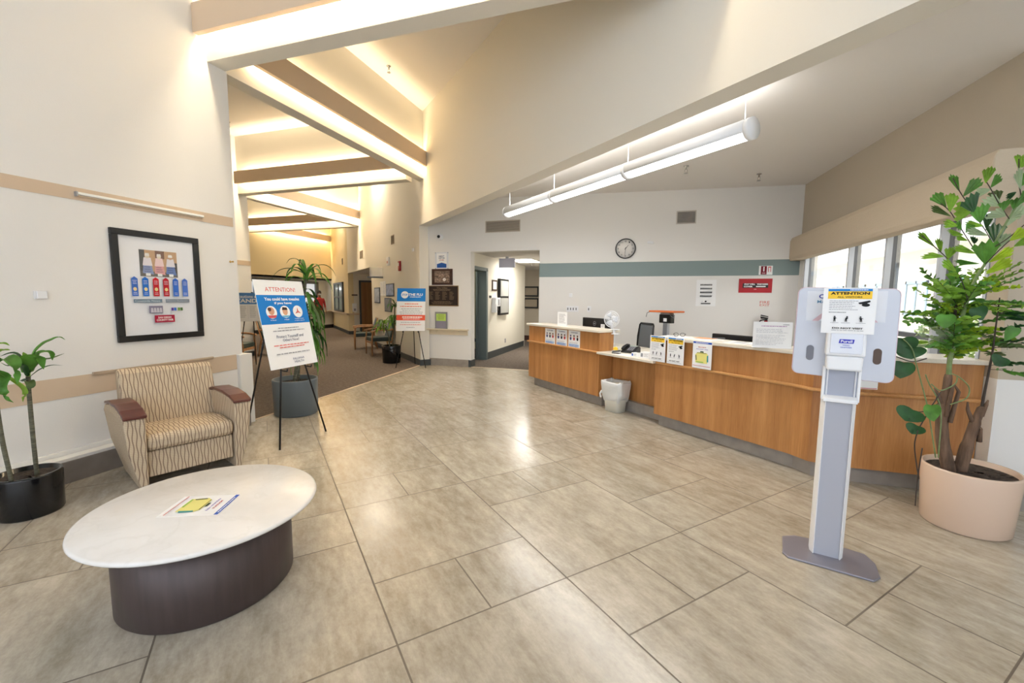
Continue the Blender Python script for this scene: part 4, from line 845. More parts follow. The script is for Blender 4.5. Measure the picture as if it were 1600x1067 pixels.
# --- black pot in the corridor
pl_ = AB(9.85, 2.52)
t = pot('bushy plant in a small black pot between the flu poster and the corridor chairs', pl_, .20, .215, .40, mat('gloss_black_ceramic', sr(20, 20, 22), .12), soil=.05)
T = Matrix.Translation(-pl_); b = MB(T); o = Vector(pl_)
cs = [(o+Vector((.03, 0, .34)), o+Vector((.02, .1, .8)), o+Vector((.02, .14, 1.3))), (o+Vector((-.05, 0, .34)), o+Vector((-.1, .05, .6)), o+Vector((-.25, .08, .85)))]
for c in cs: MB(T).tube(smooth(c), .014, BARK, 8).build('cane', t)
rosette(b, cs[0][2], 13, .29, .05, (G4, G6, G1), (.1, 1.2), 1.6); rosette(b, cs[0][2]+Vector((0, 0, -.25)), 12, .29, .05, (G4, G1), (-.2, .8), 1.8); rosette(b, cs[0][1]+Vector((0, 0, .15)), 12, .29, .05, (G4, G1, G2), (-.1, .9), 1.8)
rosette(b, cs[1][2], 16, .36, .045, (G2, G1, G6), (.0, 1.2), 1.5); rosette(b, o+Vector((-.36, .12, .78)), 14, .3, .04, (G2, G1), (.0, 1.2), 1.5)
b.build('foliage', t)
# --- the big fishtail palm on the right
pl_ = Vector((2.085, 3.57, 0))
t = pot('tall fishtail palm in a wide pink-beige pot before the counter end', pl_, .222, .243, .402, mat('pink_beige_glazed_pot', sr(222, 196, 174), .25), soil=.035, wall=.016)
T = Matrix.Translation(-pl_)
MB(T).tube(smooth([onY(1483, 736, 3.50), onY(1473, 690, 3.51), onY(1472, 650, 3.52), onY(1478, 615, 3.52), onY(1482, 585, 3.52)]), [.036]*4+[.034]*4+[.032]*4+[.027]*4+[.022]*4+[.018], FIB, 12).build('trunk', t)
MB(T).tube(smooth([onY(1500, 735, 3.50), onY(1513, 690, 3.50), onY(1526, 655, 3.49), onY(1535, 635, 3.49)]), [.034]*5+[.028]*5+[.022]*5+[.012], FIB, 12).build('trunk', t)
b = MB(T)
for (p, q, r) in (((1478, 650), (1487, 612, ), (1491, 600)), ((1470, 630), (1463, 612), (1460, 606)), ((1522, 665), (1512, 640), (1512, 628)), ((1533, 650), (1541, 632), (1544, 625)), ((1484, 660), (1498, 612), (1491, 600)), ((1530, 690), (1532, 670), (1524, 660))):
    b.tube([onY(*p, 3.49), onY(*q, 3.48), onY(*r, 3.48)], [.014, .010, .004], FIB, 6)
b.build('leaf_base_stubs', t)
R1 = [(1482, 590), (1485, 560), (1497, 520), (1511, 470), (1525, 435), (1540, 410), (1560, 370), (1580, 335), (1604, 300)]
MB(T).tube(smooth([onY(x, y, 3.52-.012*i) for i, (x, y) in enumerate(R1)]), [.014-.010*k/40 for k in range(41)], STEM, 8).build('frond_stalk', t)
R2 = [(1482, 595), (1484, 560), (1490, 520), (1494, 470), (1497, 450)]
MB(T).tube(smooth([onY(x, y, 3.52+.01*i) for i, (x, y) in enumerate(R2)]), [.016-.012*k/20 for k in range(21)], DST, 8).build('frond_stalk', t)
R3 = [(1533, 640), (1541, 600), (1550, 555), (1556, 510), (1562, 465)]
MB(T).tube(smooth([onY(x, y, 3.49-.02*i) for i, (x, y) in enumerate(R3)]), [.008-.005*k/20 for k in range(21)], DST, 8).build('frond_stalk', t)
BR = [[(1540, 412), (1524, 392), (1511, 372), (1497, 350), (1484, 330), (1470, 318)], [(1553, 384), (1541, 362), (1529, 345), (1512, 318), (1500, 300), (1489, 278)], [(1577, 342), (1562, 320), (1548, 295), (1541, 284)], [(1512, 468), (1505, 445), (1497, 428), (1482, 406), (1462, 387), (1440, 368)], [(1597, 312), (1592, 285), (1592, 248)], [(1540, 412), (1560, 392), (1580, 374), (1602, 362)], [(1555, 385), (1575, 372), (1602, 350)]]
for i, br in enumerate(BR): MB(T).tube(smooth([onY(x, y, 3.47-.02*i+.03*math.sin(k)) for k, (x, y) in enumerate(br)], 4), .0028, DST, 5).build('frond_branch', t)
def fishtail(B, p, q, w, m, Y):
    """wedge leaflet: narrow at the base, broad toothed tip, pleated"""
    s = F_PX/3.6; P = onY(*p, Y); Q = onY(*q, Y+random.uniform(-.07, .05)); d = Q-P; vdir = (P-EYE).normalized(); sd = d.cross(vdir).normalized(); nn = sd.cross(d).normalized()
    W_ = w/s*.44; NU, NV = 7, 8; tilt = random.uniform(-.75, .75); k = B.mi(m); rows = []; asy = random.uniform(-.15, .15)
    for i in range(NU+1):
        u = i/NU; row = []
        for j in range(NV+1):
            v = j/NV-.5; ww = W_*(.05+.95*u**.85); ln = u*(1-.42*abs(v+asy))+(.07*((j % 2)*2-1) if i == NU else 0)
            row.append(B.bm.verts.new(B.T @ (P+d*ln+sd*ww*2*v*math.cos(tilt)+nn*(ww*2*v*math.sin(tilt)+.0035*((j % 2)*2-1)*u-.05*d.length*math.sin(PI*u)))))
        rows.append(row)
    for r1, r2 in zip(rows, rows[1:]):
        for j in range(NV): f = B.bm.faces.new((r1[j], r1[j+1], r2[j+1], r2[j])); f.material_index = k
FT = [((1478, 323), (1459, 302), 17, G1), ((1484, 331), (1488, 301), 17, G2), ((1486, 338), (1454, 323), 9, G6), ((1499, 299), (1487, 272), 9, G4), ((1505, 307), (1532, 278), 16, G1), ((1496, 353), (1474, 348), 11, G2), ((1506, 367), (1481, 362), 10, G2), ((1516, 332), (1490, 330), 26, G2), ((1522, 331), (1513, 305), 24, G4), ((1532, 348), (1531, 320), 20, G4), ((1541, 358), (1544, 335), 12, G4), ((1537, 353), (1508, 349), 10, G2), ((1544, 368), (1510, 359), 10, G5), ((1540, 413), (1540, 375), 30, G1), ((1556, 381), (1557, 348), 22, G4), ((1524, 396), (1490, 385), 10, G2), ((1531, 412), (1491, 409), 9, G1), ((1512, 376), (1494, 370), 8, G2), ((1522, 381), (1522, 369), 9, G4), ((1475, 401), (1441, 399), 12, G2), ((1461, 386), (1434, 363), 9, G2), ((1470, 394), (1466, 372), 9, G2), ((1481, 405), (1487, 386), 13, G2), ((1494, 424), (1473, 407), 12, G2), ((1500, 432), (1483, 426), 8, G2), ((1545, 410), (1585, 388), 13, G3), ((1541, 428), (1581, 404), 15, G3), ((1578, 376), (1606, 358), 16, G3), ((1555, 391), (1576, 364), 16, G5), ((1573, 353), (1600, 318), 18, G5), ((1584, 385), (1608, 374), 13, G2), ((1571, 338), (1545, 332), 19, G5), ((1565, 322), (1538, 309), 17, G5), ((1548, 296), (1523, 302), 12, G5), ((1540, 286), (1547, 260), 12, G2), ((1548, 293), (1564, 273), 13, G1), ((1559, 316), (1554, 297), 16, G6), ((1584, 327), (1592, 308), 16, G1), ((1595, 296), (1590, 264), 10, G5), ((1592, 265), (1592, 241), 11, G2), ((1588, 300), (1572, 310), 8, G4), ((1567, 330), (1572, 312), 14, G1), ((1510, 350), (1518, 360), 14, G1), ((1500, 345), (1496, 358), 10, G1), ((1580, 340), (1596, 332), 14, G5), ((1590, 320), (1608, 300), 16, G1), ((1540, 425), (1558, 418), 12, G3), ((1530, 440), (1560, 434), 15, G3), ((1520, 455), (1498, 444), 12, G2), ((1516, 456), (1478, 450), 11, G2), ((1512, 462), (1478, 462), 10, G2), ((1535, 432), (1563, 447), 12, G3), ((1597, 290), (1610, 268), 14, G1), ((1596, 262), (1608, 240), 12, G2)]
b = MB(T)
for i, (p, q, w, m) in enumerate(FT): fishtail(b, p, q, w, (G1 if m is G4 and i % 2 else m), 3.44-.10*math.sin(i*1.7)*.6)
b.build('foliage', t)
# dense small-leaved sprays round the lower stem
def spray(B, p, d, L_, m, n=10, lw=.022, ll=.062):
    d = d.normalized(); P = [p]; v = d*L_/6
    for i in range(6): P.append(P[-1]+v); v = (v+Vector((0, 0, -.0035))).normalized()*L_/6
    B.tube(P, .0016, DST, 4)
    for i in range(n):
        u = .15+.85*i/n; j = min(5, int(u*6)); o_ = P[j].lerp(P[j+1], u*6-j); ax = (P[j+1]-P[j]).normalized(); s = ax.cross(Vector((random.uniform(-.3, .3), random.uniform(-.3, .3), 1))).normalized()
        for sg in (-1, 1):
            dd = (ax*.6+s*sg+Vector((0, 0, random.uniform(-.2, .25)))).normalized(); q = o_+dd*ll*random.uniform(.7, 1.15)*(1-.35*u)
            ribbon(B, [o_, o_.lerp(q, .5)+Vector((0, 0, .004)), q], lw*random.uniform(.8, 1.3), m, .15, shape=lambda z: math.sin(PI*min(.98, .1+.85*z))**.7, n=2, up=Vector((random.uniform(-1, 1), random.uniform(-1.6, .4), random.uniform(-.6, 1))))
b = MB(T); random.seed(21)
for k in range(70):
    y = random.uniform(466, 562); x = 1494-(y-500)*.12+random.uniform(-4, 4); o_ = onY(x, y, 3.53); az = random.uniform(0, 2*PI); el = random.uniform(.05, 1.15)
    m = random.choice((G2, G3, G3, G2, G1)) if math.cos(az) > -.3 else random.choice((G1, G2, G2, G5))
    spray(b, o_, Vector((math.cos(az)*math.cos(el), math.sin(az)*math.cos(el)*.8, math.sin(el))), random.uniform(.16, .36), m)
for k in range(16):
    y = random.uniform(478, 590); x = 1556-(y-500)*.15; o_ = onY(x, y, 3.47); az = random.uniform(-1.6, 1.6); el = random.uniform(-.2, .6)
    spray(b, o_, Vector((math.cos(az)*math.cos(el), math.sin(az)*math.cos(el)*.8, math.sin(el))), random.uniform(.15, .30), random.choice((G4, G6, G4, G1)), n=6, lw=.020, ll=.075)
b.build('small_leaf_foliage', t)
# vine with heart-shaped leaves hanging over the pot rim
b = MB(T)
for pts in ([(1462, 715), (1450, 640), (1440, 600), (1432, 570), (1425, 545), (1412, 530)], [(1441, 700), (1434, 745), (1431, 775), (1430, 790)], [(1434, 672), (1429, 695), (1432, 725), (1436, 748)], [(1434, 672), (1446, 652), (1455, 640), (1466, 630)], [(1420, 655), (1426, 645), (1450, 640), (1470, 612)], [(1485, 632), (1510, 622), (1514, 605), (1500, 590), (1488, 584)], [(1455, 600), (1470, 610), (1492, 600), (1496, 588)], [(1400, 557), (1425, 565), (1448, 560)], [(1466, 715), (1470, 640), (1452, 600), (1446, 585)]):
    b.tube(smooth([onY(x, y, 3.33+.015*math.sin(i)) for i, (x, y) in enumerate(pts)], 5), .0035, STEM if pts[0][0] > 1450 else DST, 6)
b.build('vine_stem', t)
def heart(B, x, y, rx, ry, a, m, Y=3.32):
    c = onY(x, y, Y); s = Y/F_PX*1.12; n = 20; ctr = B.bm.verts.new(B.T @ (c+Vector((0, .012, 0)))); ring = []
    for i in range(n):
        th = 2*PI*i/n; r = 1-.28*math.exp(-((th-PI/2)**2)/.12)+.16*math.exp(-((th-1.5*PI)**2)/.08); u, v = r*math.cos(th)*rx, r*math.sin(th)*ry
        ring.append(B.bm.verts.new(B.T @ (c+Vector(((u*math.cos(a)-v*math.sin(a))*s, -.012*math.sin(2*th), (u*math.sin(a)+v*math.cos(a))*s)))))
    k = B.mi(m)
    for i in range(n): f = B.bm.faces.new((ctr, ring[i], ring[(i+1) % n])); f.material_index = k; f.smooth = True
for q in ((1412, 538, 14, 10, .2, G4), (1410, 576, 12, 10, -.1, G4), (1424, 550, 14, 7, .1, G4), (1422, 647, 15, 8, -.45, G4), (1457, 643, 8, 10, .2, G1), (1430, 670, 10, 6, -.4, G4), (1530, 488, 8, 8, .4, G4), (1580, 520, 6, 9, -.5, G1), (1562, 563, 9, 6, -.6, G4), (1478, 500, 9, 8, 0, G1)):
    b = MB(T); heart(b, *q); b.build('vine_leaf', t)
# ================================================================== LAMPS
# pendant: a straight run of round tubes hung parallel to the counter
c0, c1 = AB(2.19, 3.5, 2.9), AB(6.25, 3.56, 2.9)
t = thing('pendant_lamp', 'long white tubular pendant lamp hanging above the reception counter', 'lamp', (c0+c1)/2, ROT)
LN = (c1-c0).length/2; R_ = .086
segs = [(-LN, -LN+1.30), (-LN+1.30, -LN+2.68), (-LN+2.68, LN)]       # local x runs from the far end to the near end
for x0, x1 in segs:
    b = MB(); k = b.mi(M['wht']); n = 14
    ring = [[(x, R_*math.cos(a), R_*math.sin(a)) for a in [(-.15*PI)+(1.30*PI)*i/n for i in range(n+1)]] for x in (x0+.02, x1-.02)]
    vs = [[b.bm.verts.new(p) for p in r] for r in ring]
    for i in range(n): f = b.bm.faces.new((vs[0][i], vs[1][i], vs[1][i+1], vs[0][i+1])); f.material_index = k; f.smooth = True
    b.build('housing', t, solid=.004)
    b = MB(); k = b.mi(M['lamp']); ring = [[(x, R_*.96*math.cos(a), R_*.96*math.sin(a)) for a in [(1.13*PI)+(.74*PI)*i/n for i in range(n+1)]] for x in (x0+.05, x1-.05)]
    vs = [[b.bm.verts.new(p) for p in r] for r in ring]
    for i in range(n): f = b.bm.faces.new((vs[0][i], vs[1][i], vs[1][i+1], vs[0][i+1])); f.material_index = k; f.smooth = True
    b.build('diffuser', t)
for x in (-LN, -LN+1.30, -LN+2.68, LN):
    MB().lathe([(0, -.022), (R_+.003, -.022), (R_+.003, .022), (0, .022)], M['wht'], 32, (x, 0, 0), axis='X', cap=False).build('end_cap' if abs(x) > LN-.01 else 'collar', t)
for x in (-LN+.08, -LN+1.30, -LN+2.68, LN-.06):
    p = t.matrix_basis; w = (c0+c1)/2+(-dA)*x; MB().tube([(x, 0, R_), (x, 0, zlow(w.x, w.y)-2.9+.01)], .003, M['wht'], 6).build('suspension_rod', t)
mid = (c0+c1)/2
lamp('pendant_light_down', 'AREA', (mid.x, mid.y, 2.80), 30, (1, .98, .94), (0, 0, ROT), (4.0, .15))
lamp('pendant_light_up', 'AREA', (mid.x, mid.y, 3.0), 15, (1, .98, .95), (PI, 0, ROT), (4.0, .12))
# hallway: lay-in panel
t = thing('ceiling_light', 'bright fluorescent ceiling panel in the hallway behind the opening', 'light', (-3.2, 11.1, 2.5)); MB().box(-.32, .32, -.5, .5, -.012, 0, M['white']).build('frame', t); MB().box(-.29, .29, -.47, .47, -.016, -.012, M['panel']).build('diffuser', t)
lamp('hall_panel_light', 'AREA', (-3.0, 11.1, 2.46), 24, (1, .96, .88), (0, 0, 0), (.6, 1.0))
lamp('side_room_light', 'AREA', (-4.3, 9.6, 2.45), 6, (1, .95, .8), (0, 0, 0), (.4, .8))
for i, (x, y) in enumerate(((-7.5, 10.6), (-12.5, 15.2))):  # added fill lamps with glowing panels, lifting the corridor's general light
    lamp('corridor_fill_light', 'AREA', (x, y, 5.1), 26, (1, .82, .58), (0, 0, ROT), (1.2, 1.2))
    t = thing('ceiling_light', ('added square fill light high over the corridor chairs', 'added square fill light high over the far corridor end')[i], 'light', (x, y, ZC), ROT); MB().box(-.62, .62, -.62, .62, -.03, 0, M['white']).build('frame', t); MB().box(-.58, .58, -.58, .58, -.036, -.03, M['panel']).build('diffuser', t)
lamp('corridor_window_light', 'AREA', (-15.42, 14.5, 1.9), 10, (.9, .95, 1), (PI/2, 0, -PI/2), (5.5, .1))
# sprinkler heads
def sprinkler(loc, lab, grp='sprinkler heads'):
    t = thing('sprinkler_head', lab, 'sprinkler', loc, 0, grp)
    MB().lathe([(.035, 0), (.035, -.01), (.012, -.015), (.012, -.05)], M['chrome'], 16).build('escutcheon', t)
    b = MB(); b.tube([(-.012, 0, -.05), (-.018, 0, -.075), (-.004, 0, -.1)], .003, M['chrome'], 5); b.tube([(.012, 0, -.05), (.018, 0, -.075), (.004, 0, -.1)], .003, M['chrome'], 5); b.build('yoke', t)
    MB().lathe([(.0, -.1), (.028, -.1), (.028, -.104), (0, -.104)], M['chrome'], 16, cap=False).build('deflector', t)
sprinkler((-4.2, 6.41, ZC), 'sprinkler head on the tall ceiling between the first beams'); sprinkler((1.5, 7.5, zlow(1.5, 7.5)), 'sprinkler head on the low ceiling near the window wall'); sprinkler((.42, 6.75, zlow(.42, 6.75)), 'sprinkler head just under the pendant lamp in view'); sprinkler((-3.19, 11.75, 2.5), 'sprinkler head beside the hallway ceiling panel')
sprinkler((-8.85, 7.35, ZC), 'sprinkler head on the high ceiling past the left wall end')
# ================================================================== ON THE LEFT WALL (rotz 90: local x = world y, faces +x)
def wall_thing(name, lab, cat, loc, rz, grp=None): return thing(name, lab, cat, loc, rz, grp)
LW = -4.499
t = wall_thing('framed_picture', 'large black framed display of ribbons and photographs on the left wall', 'picture', (LW, 2.915, 1.075), PI/2)
w, h, fw = .765, 1.01, .055
b = MB(); b.box(-w/2, w/2, -.03, 0, 0, fw, M['black']); b.box(-w/2, w/2, -.03, 0, h-fw, h, M['black']); b.box(-w/2, -w/2+fw, -.03, 0, fw, h-fw, M['black']); b.box(w/2-fw, w/2, -.03, 0, fw, h-fw, M['black']); b.build('frame', t, bevel=.004)
MB().box(-w/2+fw, w/2-fw, -.010, 0, fw, h-fw, flat(236, 238, 243, .25)).build('mat_board', t)
A_ = Art(.011)
A_.rect(-.165, .165, .60, .845, flat(196, 156, 112)); A_.rect(-.165, -.12, .60, .845, flat(40, 40, 36)); A_.rect(.09, .165, .60, .74, flat(34, 34, 34)); A_.poly([(-.165, .60), (.165, .60), (.165, .64), (-.165, .65)], flat(90, 84, 76)); A_.rect(-.03, .05, .77, .845, flat(120, 76, 50))
for x, c, hc in ((-.10, flat(120, 140, 190), flat(220, 205, 180)), (.0, flat(220, 150, 150), flat(226, 212, 190)), (.10, flat(70, 110, 180), flat(196, 160, 130))):
    A_.poly([(x-.045, .63), (x+.05, .62), (x+.035, .70), (x-.035, .71)], c); A_.poly([(x-.042, .70), (x+.042, .70), (x+.03, .775), (x-.03, .775)], flat(226, 220, 226) if x else flat(235, 205, 205)); A_.oval(x, .79, .019, .023, hc); A_.poly([(x-.02, .79), (x+.02, .79), (x+.016, .815), (x-.016, .815)], flat(230, 226, 220)); A_.rect(x-.02, x+.02, .605, .63, flat(240, 240, 240)); A_.lines(x-.03, x+.03, .69, 3, .02, .006, flat(60, 70, 110))
for i, c in enumerate((flat(30, 100, 196), flat(40, 110, 200), flat(196, 36, 50), flat(184, 30, 46), flat(56, 110, 204), flat(80, 120, 206))):
    x = -.222+i*.088; A_.poly([(x-.026, .415), (x+.026, .415), (x+.026, .575), (x, .595), (x-.026, .575)], c); A_.oval(x, .48, .015, .017, flat(230, 210, 150) if i < 4 else c); A_.lines(x-.018, x+.018, .56, 3, .014, .004, flat(230, 230, 240), True); A_.lines(x-.018, x+.018, .45, 2, .014, .004, flat(230, 230, 240), True)
A_.rect(-.245, -.005, .355, .388, flat(112, 132, 148)); A_.text('Coastside News', -.13, .372, .21, .018, flat(210, 220, 226)); A_.rect(.025, .25, .355, .388, flat(128, 138, 150)); A_.text('News Bulletin', .135, .372, .19, .018, flat(170, 178, 190))
A_.rect(-.125, -.005, .255, .325, flat(132, 128, 150)); [A_.poly([(x-.012, .262), (x+.012, .262), (x+.008, .305), (x-.008, .305)], flat(200, 196, 206)) for x in (-.10, -.075, -.05, -.025)]
for x0, c in ((.07, flat(90, 60, 150)), (.095, flat(40, 110, 200)), (.13, flat(120, 160, 70)), (.155, flat(70, 110, 60))): A_.rect(x0, x0+.022, .275, .305, c)
A_.rect(-.085, .095, .165, .235, flat(170, 26, 60)); A_.text('SAN DIEGO', .005, .213, .12, .018, WHT, .02); A_.text('COUNTY FAIR', .005, .188, .15, .02, WHT, .02)
A_.build('display_content', t)
MB().box(-w/2+fw, w/2-fw, -.020, -.018, fw, h-fw, mat('picture_glass', (1, 1, 1), .03, alpha=.06, spec=.6)).build('glass', t)
t = wall_thing('picture_light', 'slim white and wooden light rail on the upper tan band of the left wall', 'light', (LW, 2.85, 2.315), PI/2)
MB().box(-.52, .52, -.035, 0, -.004, .018, flat(246, 246, 240)).build('light_strip', t, bevel=.004); MB().box(-.52, .52, -.022, 0, -.016, -.006, M['bandw']).build('rail', t); MB().box(-.53, -.52, -.037, 0, -.018, .02, M['alu']).build('end_cap', t)
t = wall_thing('wall_thermostat', 'small square white sensor box on the left wall', 'thermostat', (LW, 2.06, 1.465), PI/2); MB().box(-.03, .03, -.022, 0, 0, .06, M['wht']).build('housing', t, bevel=.004); MB().box(-.042, -.032, -.008, 0, 0, .06, M['wht']).build('mount', t)
t = wall_thing('wall_rail', 'scuffed narrow wooden rail on the left wall behind the armchair', 'rail', (LW+.003, 2.86, .832), PI/2); MB().box(-.53, .53, -.02, .002, -.012, .012, wood_mat('scuffed_rail_wood', sr(120, 100, 84), sr(190, 170, 146), sr(206, 188, 164), 2, 'X')).build('rail_board', t, bevel=.004)
t = wall_thing('hook', 'small brass hook at the end of the left wall', 'hook', (-4.495, 3.66, 1.88), PI/2); MB().lathe([(.012, 0), (.012, -.006), (.005, -.01), (.005, -.03), (.010, -.034), (.010, -.042)], mat('brass', sr(200, 160, 90), .3, metal=1), 12, axis='Y').build('knob', t)
# ================================================================== ON THE BACK WALL (faces -y)
BY = 8.494
def vent(loc, w, h, lab, rz=0, m=None, slat=None):
    t = wall_thing('air_vent', lab, 'vent', loc, rz); fm_ = m or flat(196, 186, 172)
    b = MB(); f = .018
    for x0, x1, z0, z1 in ((-w/2-f, w/2+f, -f, 0), (-w/2-f, w/2+f, h, h+f), (-w/2-f, -w/2, 0, h), (w/2, w/2+f, 0, h)): b.box(x0, x1, -.008, 0, z0, z1, fm_)
    b.build('frame', t); MB().box(-w/2, w/2, -.001, 0, 0, h, slat or flat(90, 86, 84)).build('backing', t)
    n = max(6, int(h/.022)); b = MB()
    for k in range(n): z = h*(k+.5)/n; b.prism([(-.008, z-.004), (-.001, z+.004), (-.001, z+.007), (-.008, z-.001)], -w/2, w/2, fm_, 'X')
    b.build('louvers', t); return t
vent((-2.94, BY, 2.87), .72, .20, 'wide taupe air grille above the hallway opening', m=flat(200, 190, 176), slat=flat(130, 122, 112)); vent((.57, BY, 2.88), .30, .20, 'small square air vent with dark louvres high on the counter back wall', m=flat(206, 200, 192), slat=flat(60, 58, 58))
t = wall_thing('wall_clock', 'round black-rimmed clock above the grey band', 'clock', (-.475, BY, 2.45), 0)
MB().lathe([(0, 0), (.185, 0), (.19, -.012), (.186, -.035), (.172, -.038), (.170, -.02)], M['black'], 48, axis='Y', cap=False).build('rim', t)
MB().lathe([(0, -.018), (.171, -.018), (.171, -.02), (0, -.02)], flat(238, 234, 228), 48, axis='Y', cap=False).build('face', t)
A_ = Art(.021)
for k in range(12): a = PI/2-k*PI/6; A_.text(str(k or 12), .135*math.cos(a), .135*math.sin(a), .030 if k in (0, 10, 11) else .018, .028, BLK, .01, y=-.0216)
A_.build('numerals', t)
def hand(a, l, w): d = Vector((math.sin(a), 0, math.cos(a))); n = Vector((math.cos(a), 0, -math.sin(a))); b = MB(); p = Vector((0, -.024, 0)); b.face([p-n*w-d*.02, p+n*w-d*.02, p+d*l+n*w*.4, p+d*l-n*w*.4], BLK); b.build('hand', t, solid=.0015)
hand(math.radians(40), .085, .006); hand(math.radians(184), .125, .004)
t = wall_thing('motion_sensor', 'small white sensor box to the right of the clock', 'sensor', (-.03, BY, 2.545), 0); MB().box(-.055, .03, -.02, 0, -.012, .03, M['wht']).build('base', t, bevel=.005); MB().lathe([(.022, -.02), (.022, -.045), (.016, -.055)], M['wht'], 16, (.035, 0, 0), axis='Y').build('sensor_head', t)
t = wall_thing('wall_thermostat', 'small white thermostat over the outlets on the back wall', 'thermostat', (-1.50, 8.499, 1.53), 0); MB().box(-.03, .03, -.03, 0, 0, .075, M['wht']).build('housing', t, bevel=.006)
for x, n, lab in ((-1.46, 4, 'wide white outlet plate with four sockets on the back wall'), (-1.13, 1, 'single white outlet plate above the monitor')):
    t = wall_thing('outlet_plate', lab, 'outlet', (x, 8.499, 1.24), 0); ww = .055*n+.02; MB().box(-ww/2, ww/2, -.006, 0, 0, .115, M['wht']).build('plate', t, bevel=.002)
    for k in range(n): MB().box(-ww/2+.02+.055*k, -ww/2+.035+.055*k, -.009, -.006, .035, .08, BLK).build('socket', t)
t = wall_thing('phone_list', 'white sheet with rows of small black pictures on the counter back wall', 'notice', (.965, 8.499, 1.385), 0); paper(t, .33, .475); A_ = Art()
for r in range(4):
    z = .37-r*.068; A_.lines(-.10, .10, z+.028, 1, .01, .010, BLK, rag=.02)
    for k in range(8): A_.rect(-.10+k*.025, -.082+k*.025, z, z+.016, flat(70, 70, 70))
A_.oval(0, .085, .016, .014, BLK); A_.rect(-.065, -.055, .08, .09, GRY); A_.rect(-.08, .08, .04, .058, flat(50, 50, 50)); A_.build('print', t)
t = wall_thing('red_sign', 'red wall board with black and white rows of lettering', 'sign', (1.75, 8.499, 1.63), 0); MB().box(-.26, .26, -.008, 0, 0, .245, flat(186, 50, 58)).build('board', t); A_ = Art(.009)
A_.rect(-.20, .20, .085, .165, flat(60, 56, 58)); A_.text('STAY WELL', -.09, .148, .17, .026, WHT, .05); A_.text('WASH HANDS', .11, .148, .17, .026, WHT, .05); A_.text('COVER', -.11, .108, .14, .026, WHT, .05); A_.rect(.01, .16, .10, .118, WHT); A_.rect(-.02, .02, .055, .065, flat(230, 170, 170)); A_.build('lettering', t)
t = wall_thing('fire_extinguisher_sign', 'red and white fire extinguisher sign overlapping the grey band', 'sign', (1.895, 8.493, 1.94), 0); MB().box(-.105, .105, -.004, 0, 0, .155, WHT).build('board', t); A_ = Art(.005); A_.rect(-.075, .015, .005, .15, flat(130, 26, 44)); A_.rect(-.04, -.02, .06, .12, WHT); A_.oval(-.03, .13, .012, .01, WHT); A_.rect(-.055, -.005, .02, .04, flat(200, 150, 160)); A_.poly([(.035, .05), (.045, .05), (.045, .125), (.07, .125), (.07, .05), (.08, .05), (.08, .14), (.035, .14)], flat(220, 90, 100)); A_.build('print', t)
t = wall_thing('wall_lettering', 'small red lettering on the wall above the fire extinguisher', 'lettering', (1.915, 8.499, 1.40), 0); A_ = Art(.0005); A_.text('FIRE', 0, .065, .15, .045, flat(216, 100, 90)); A_.text('EXIT', 0, .015, .15, .035, flat(216, 100, 90)); A_.build('letters', t)
t = wall_thing('fire_extinguisher', 'red fire extinguisher hanging on the back wall by the window', 'extinguisher', (1.93, 8.40, .72), 0); RM = mat('glossy_red_enamel', sr(160, 20, 34), .25)
MB().lathe([(0, 0), (.07, .005), (.078, .03), (.078, .34), (.06, .39), (.028, .41), (.025, .43)], RM, 24).build('cylinder', t); b = MB(); b.box(-.02, .02, -.02, .02, .43, .47, M['black']); b.prism([(-.08, .46), (.03, .46), (.03, .48), (-.09, .50)], -.01, .01, M['black'], 'Y'); b.prism([(-.09, .51), (.03, .49), (.03, .505), (-.08, .53)], -.01, .01, M['black'], 'Y'); b.build('valve_handle', t)
MB().tube(smooth([(.0, 0, .45), (-.09, 0, .42), (-.105, 0, .30), (-.10, 0, .12)]), .010, M['black'], 8).build('hose', t); A_ = Art(.079); A_.rect(-.03, .05, .30, .38, WHT); A_.build('tag', t); MB().box(-.03, .03, .04, .094, .3, .36, M['blackm']).build('wall_bracket', t)
# plaque wall between corridor and hallway
t = wall_thing('security_camera', 'white dome camera high on the narrow wall left of the hallway', 'camera', (-4.36, 8.499, 2.80), 0); MB().lathe([(.065, 0), (.065, -.03), (.055, -.04), (0, -.04)], M['wht'], 24, axis='Y', cap=False).build('base', t)
MB().lathe([(0, -.10), (.03, -.095), (.05, -.07), (.055, -.04)], M['wht'], 24, axis='Y', cap=False).build('ball', t); MB().lathe([(.034, -.088), (.03, -.105), (0, -.108)], M['black'], 20, axis='Y', cap=False).build('lens', t)
t = wall_thing('wall_notice', 'white notice with a dark blue foot, in a clear holder under the dome camera', 'notice', (-4.335, 8.499, 2.12), 0); MB().box(-.16, .16, -.006, 0, 0, .355, flat(226, 230, 236, .2)).build('clear_holder', t); MB().box(-.12, .12, -.008, -.006, .02, .335, M['paper']).build('sheet', t)
A_ = Art(.009); A_.poly([(-.115, .025), (.115, .025), (.115, .105), (0, .135), (-.115, .105)], flat(44, 92, 168)); A_.text('NEXT', 0, .27, .13, .03, flat(60, 70, 110), .02); A_.text('VISITOR', 0, .23, .15, .028, flat(60, 70, 110), .02); A_.text('HOURS', 0, .19, .11, .026, flat(190, 80, 70), .02); A_.build('print', t)
for sx in (-1, 1):
    for z in (.01, .345): MB().lathe([(.008, 0), (.008, -.012)], M['alugrey'], 10, (sx*.15, 0, z), axis='Y').build('standoff', t)
t = wall_thing('framed_photograph', 'dark wooden framed flower photograph above the bronze plaque', 'picture', (-4.325, 8.499, 1.775), 0); dw = wood_mat('dark_walnut_frame', sr(50, 32, 28), sr(70, 46, 38), sr(86, 60, 50), 2, 'X')
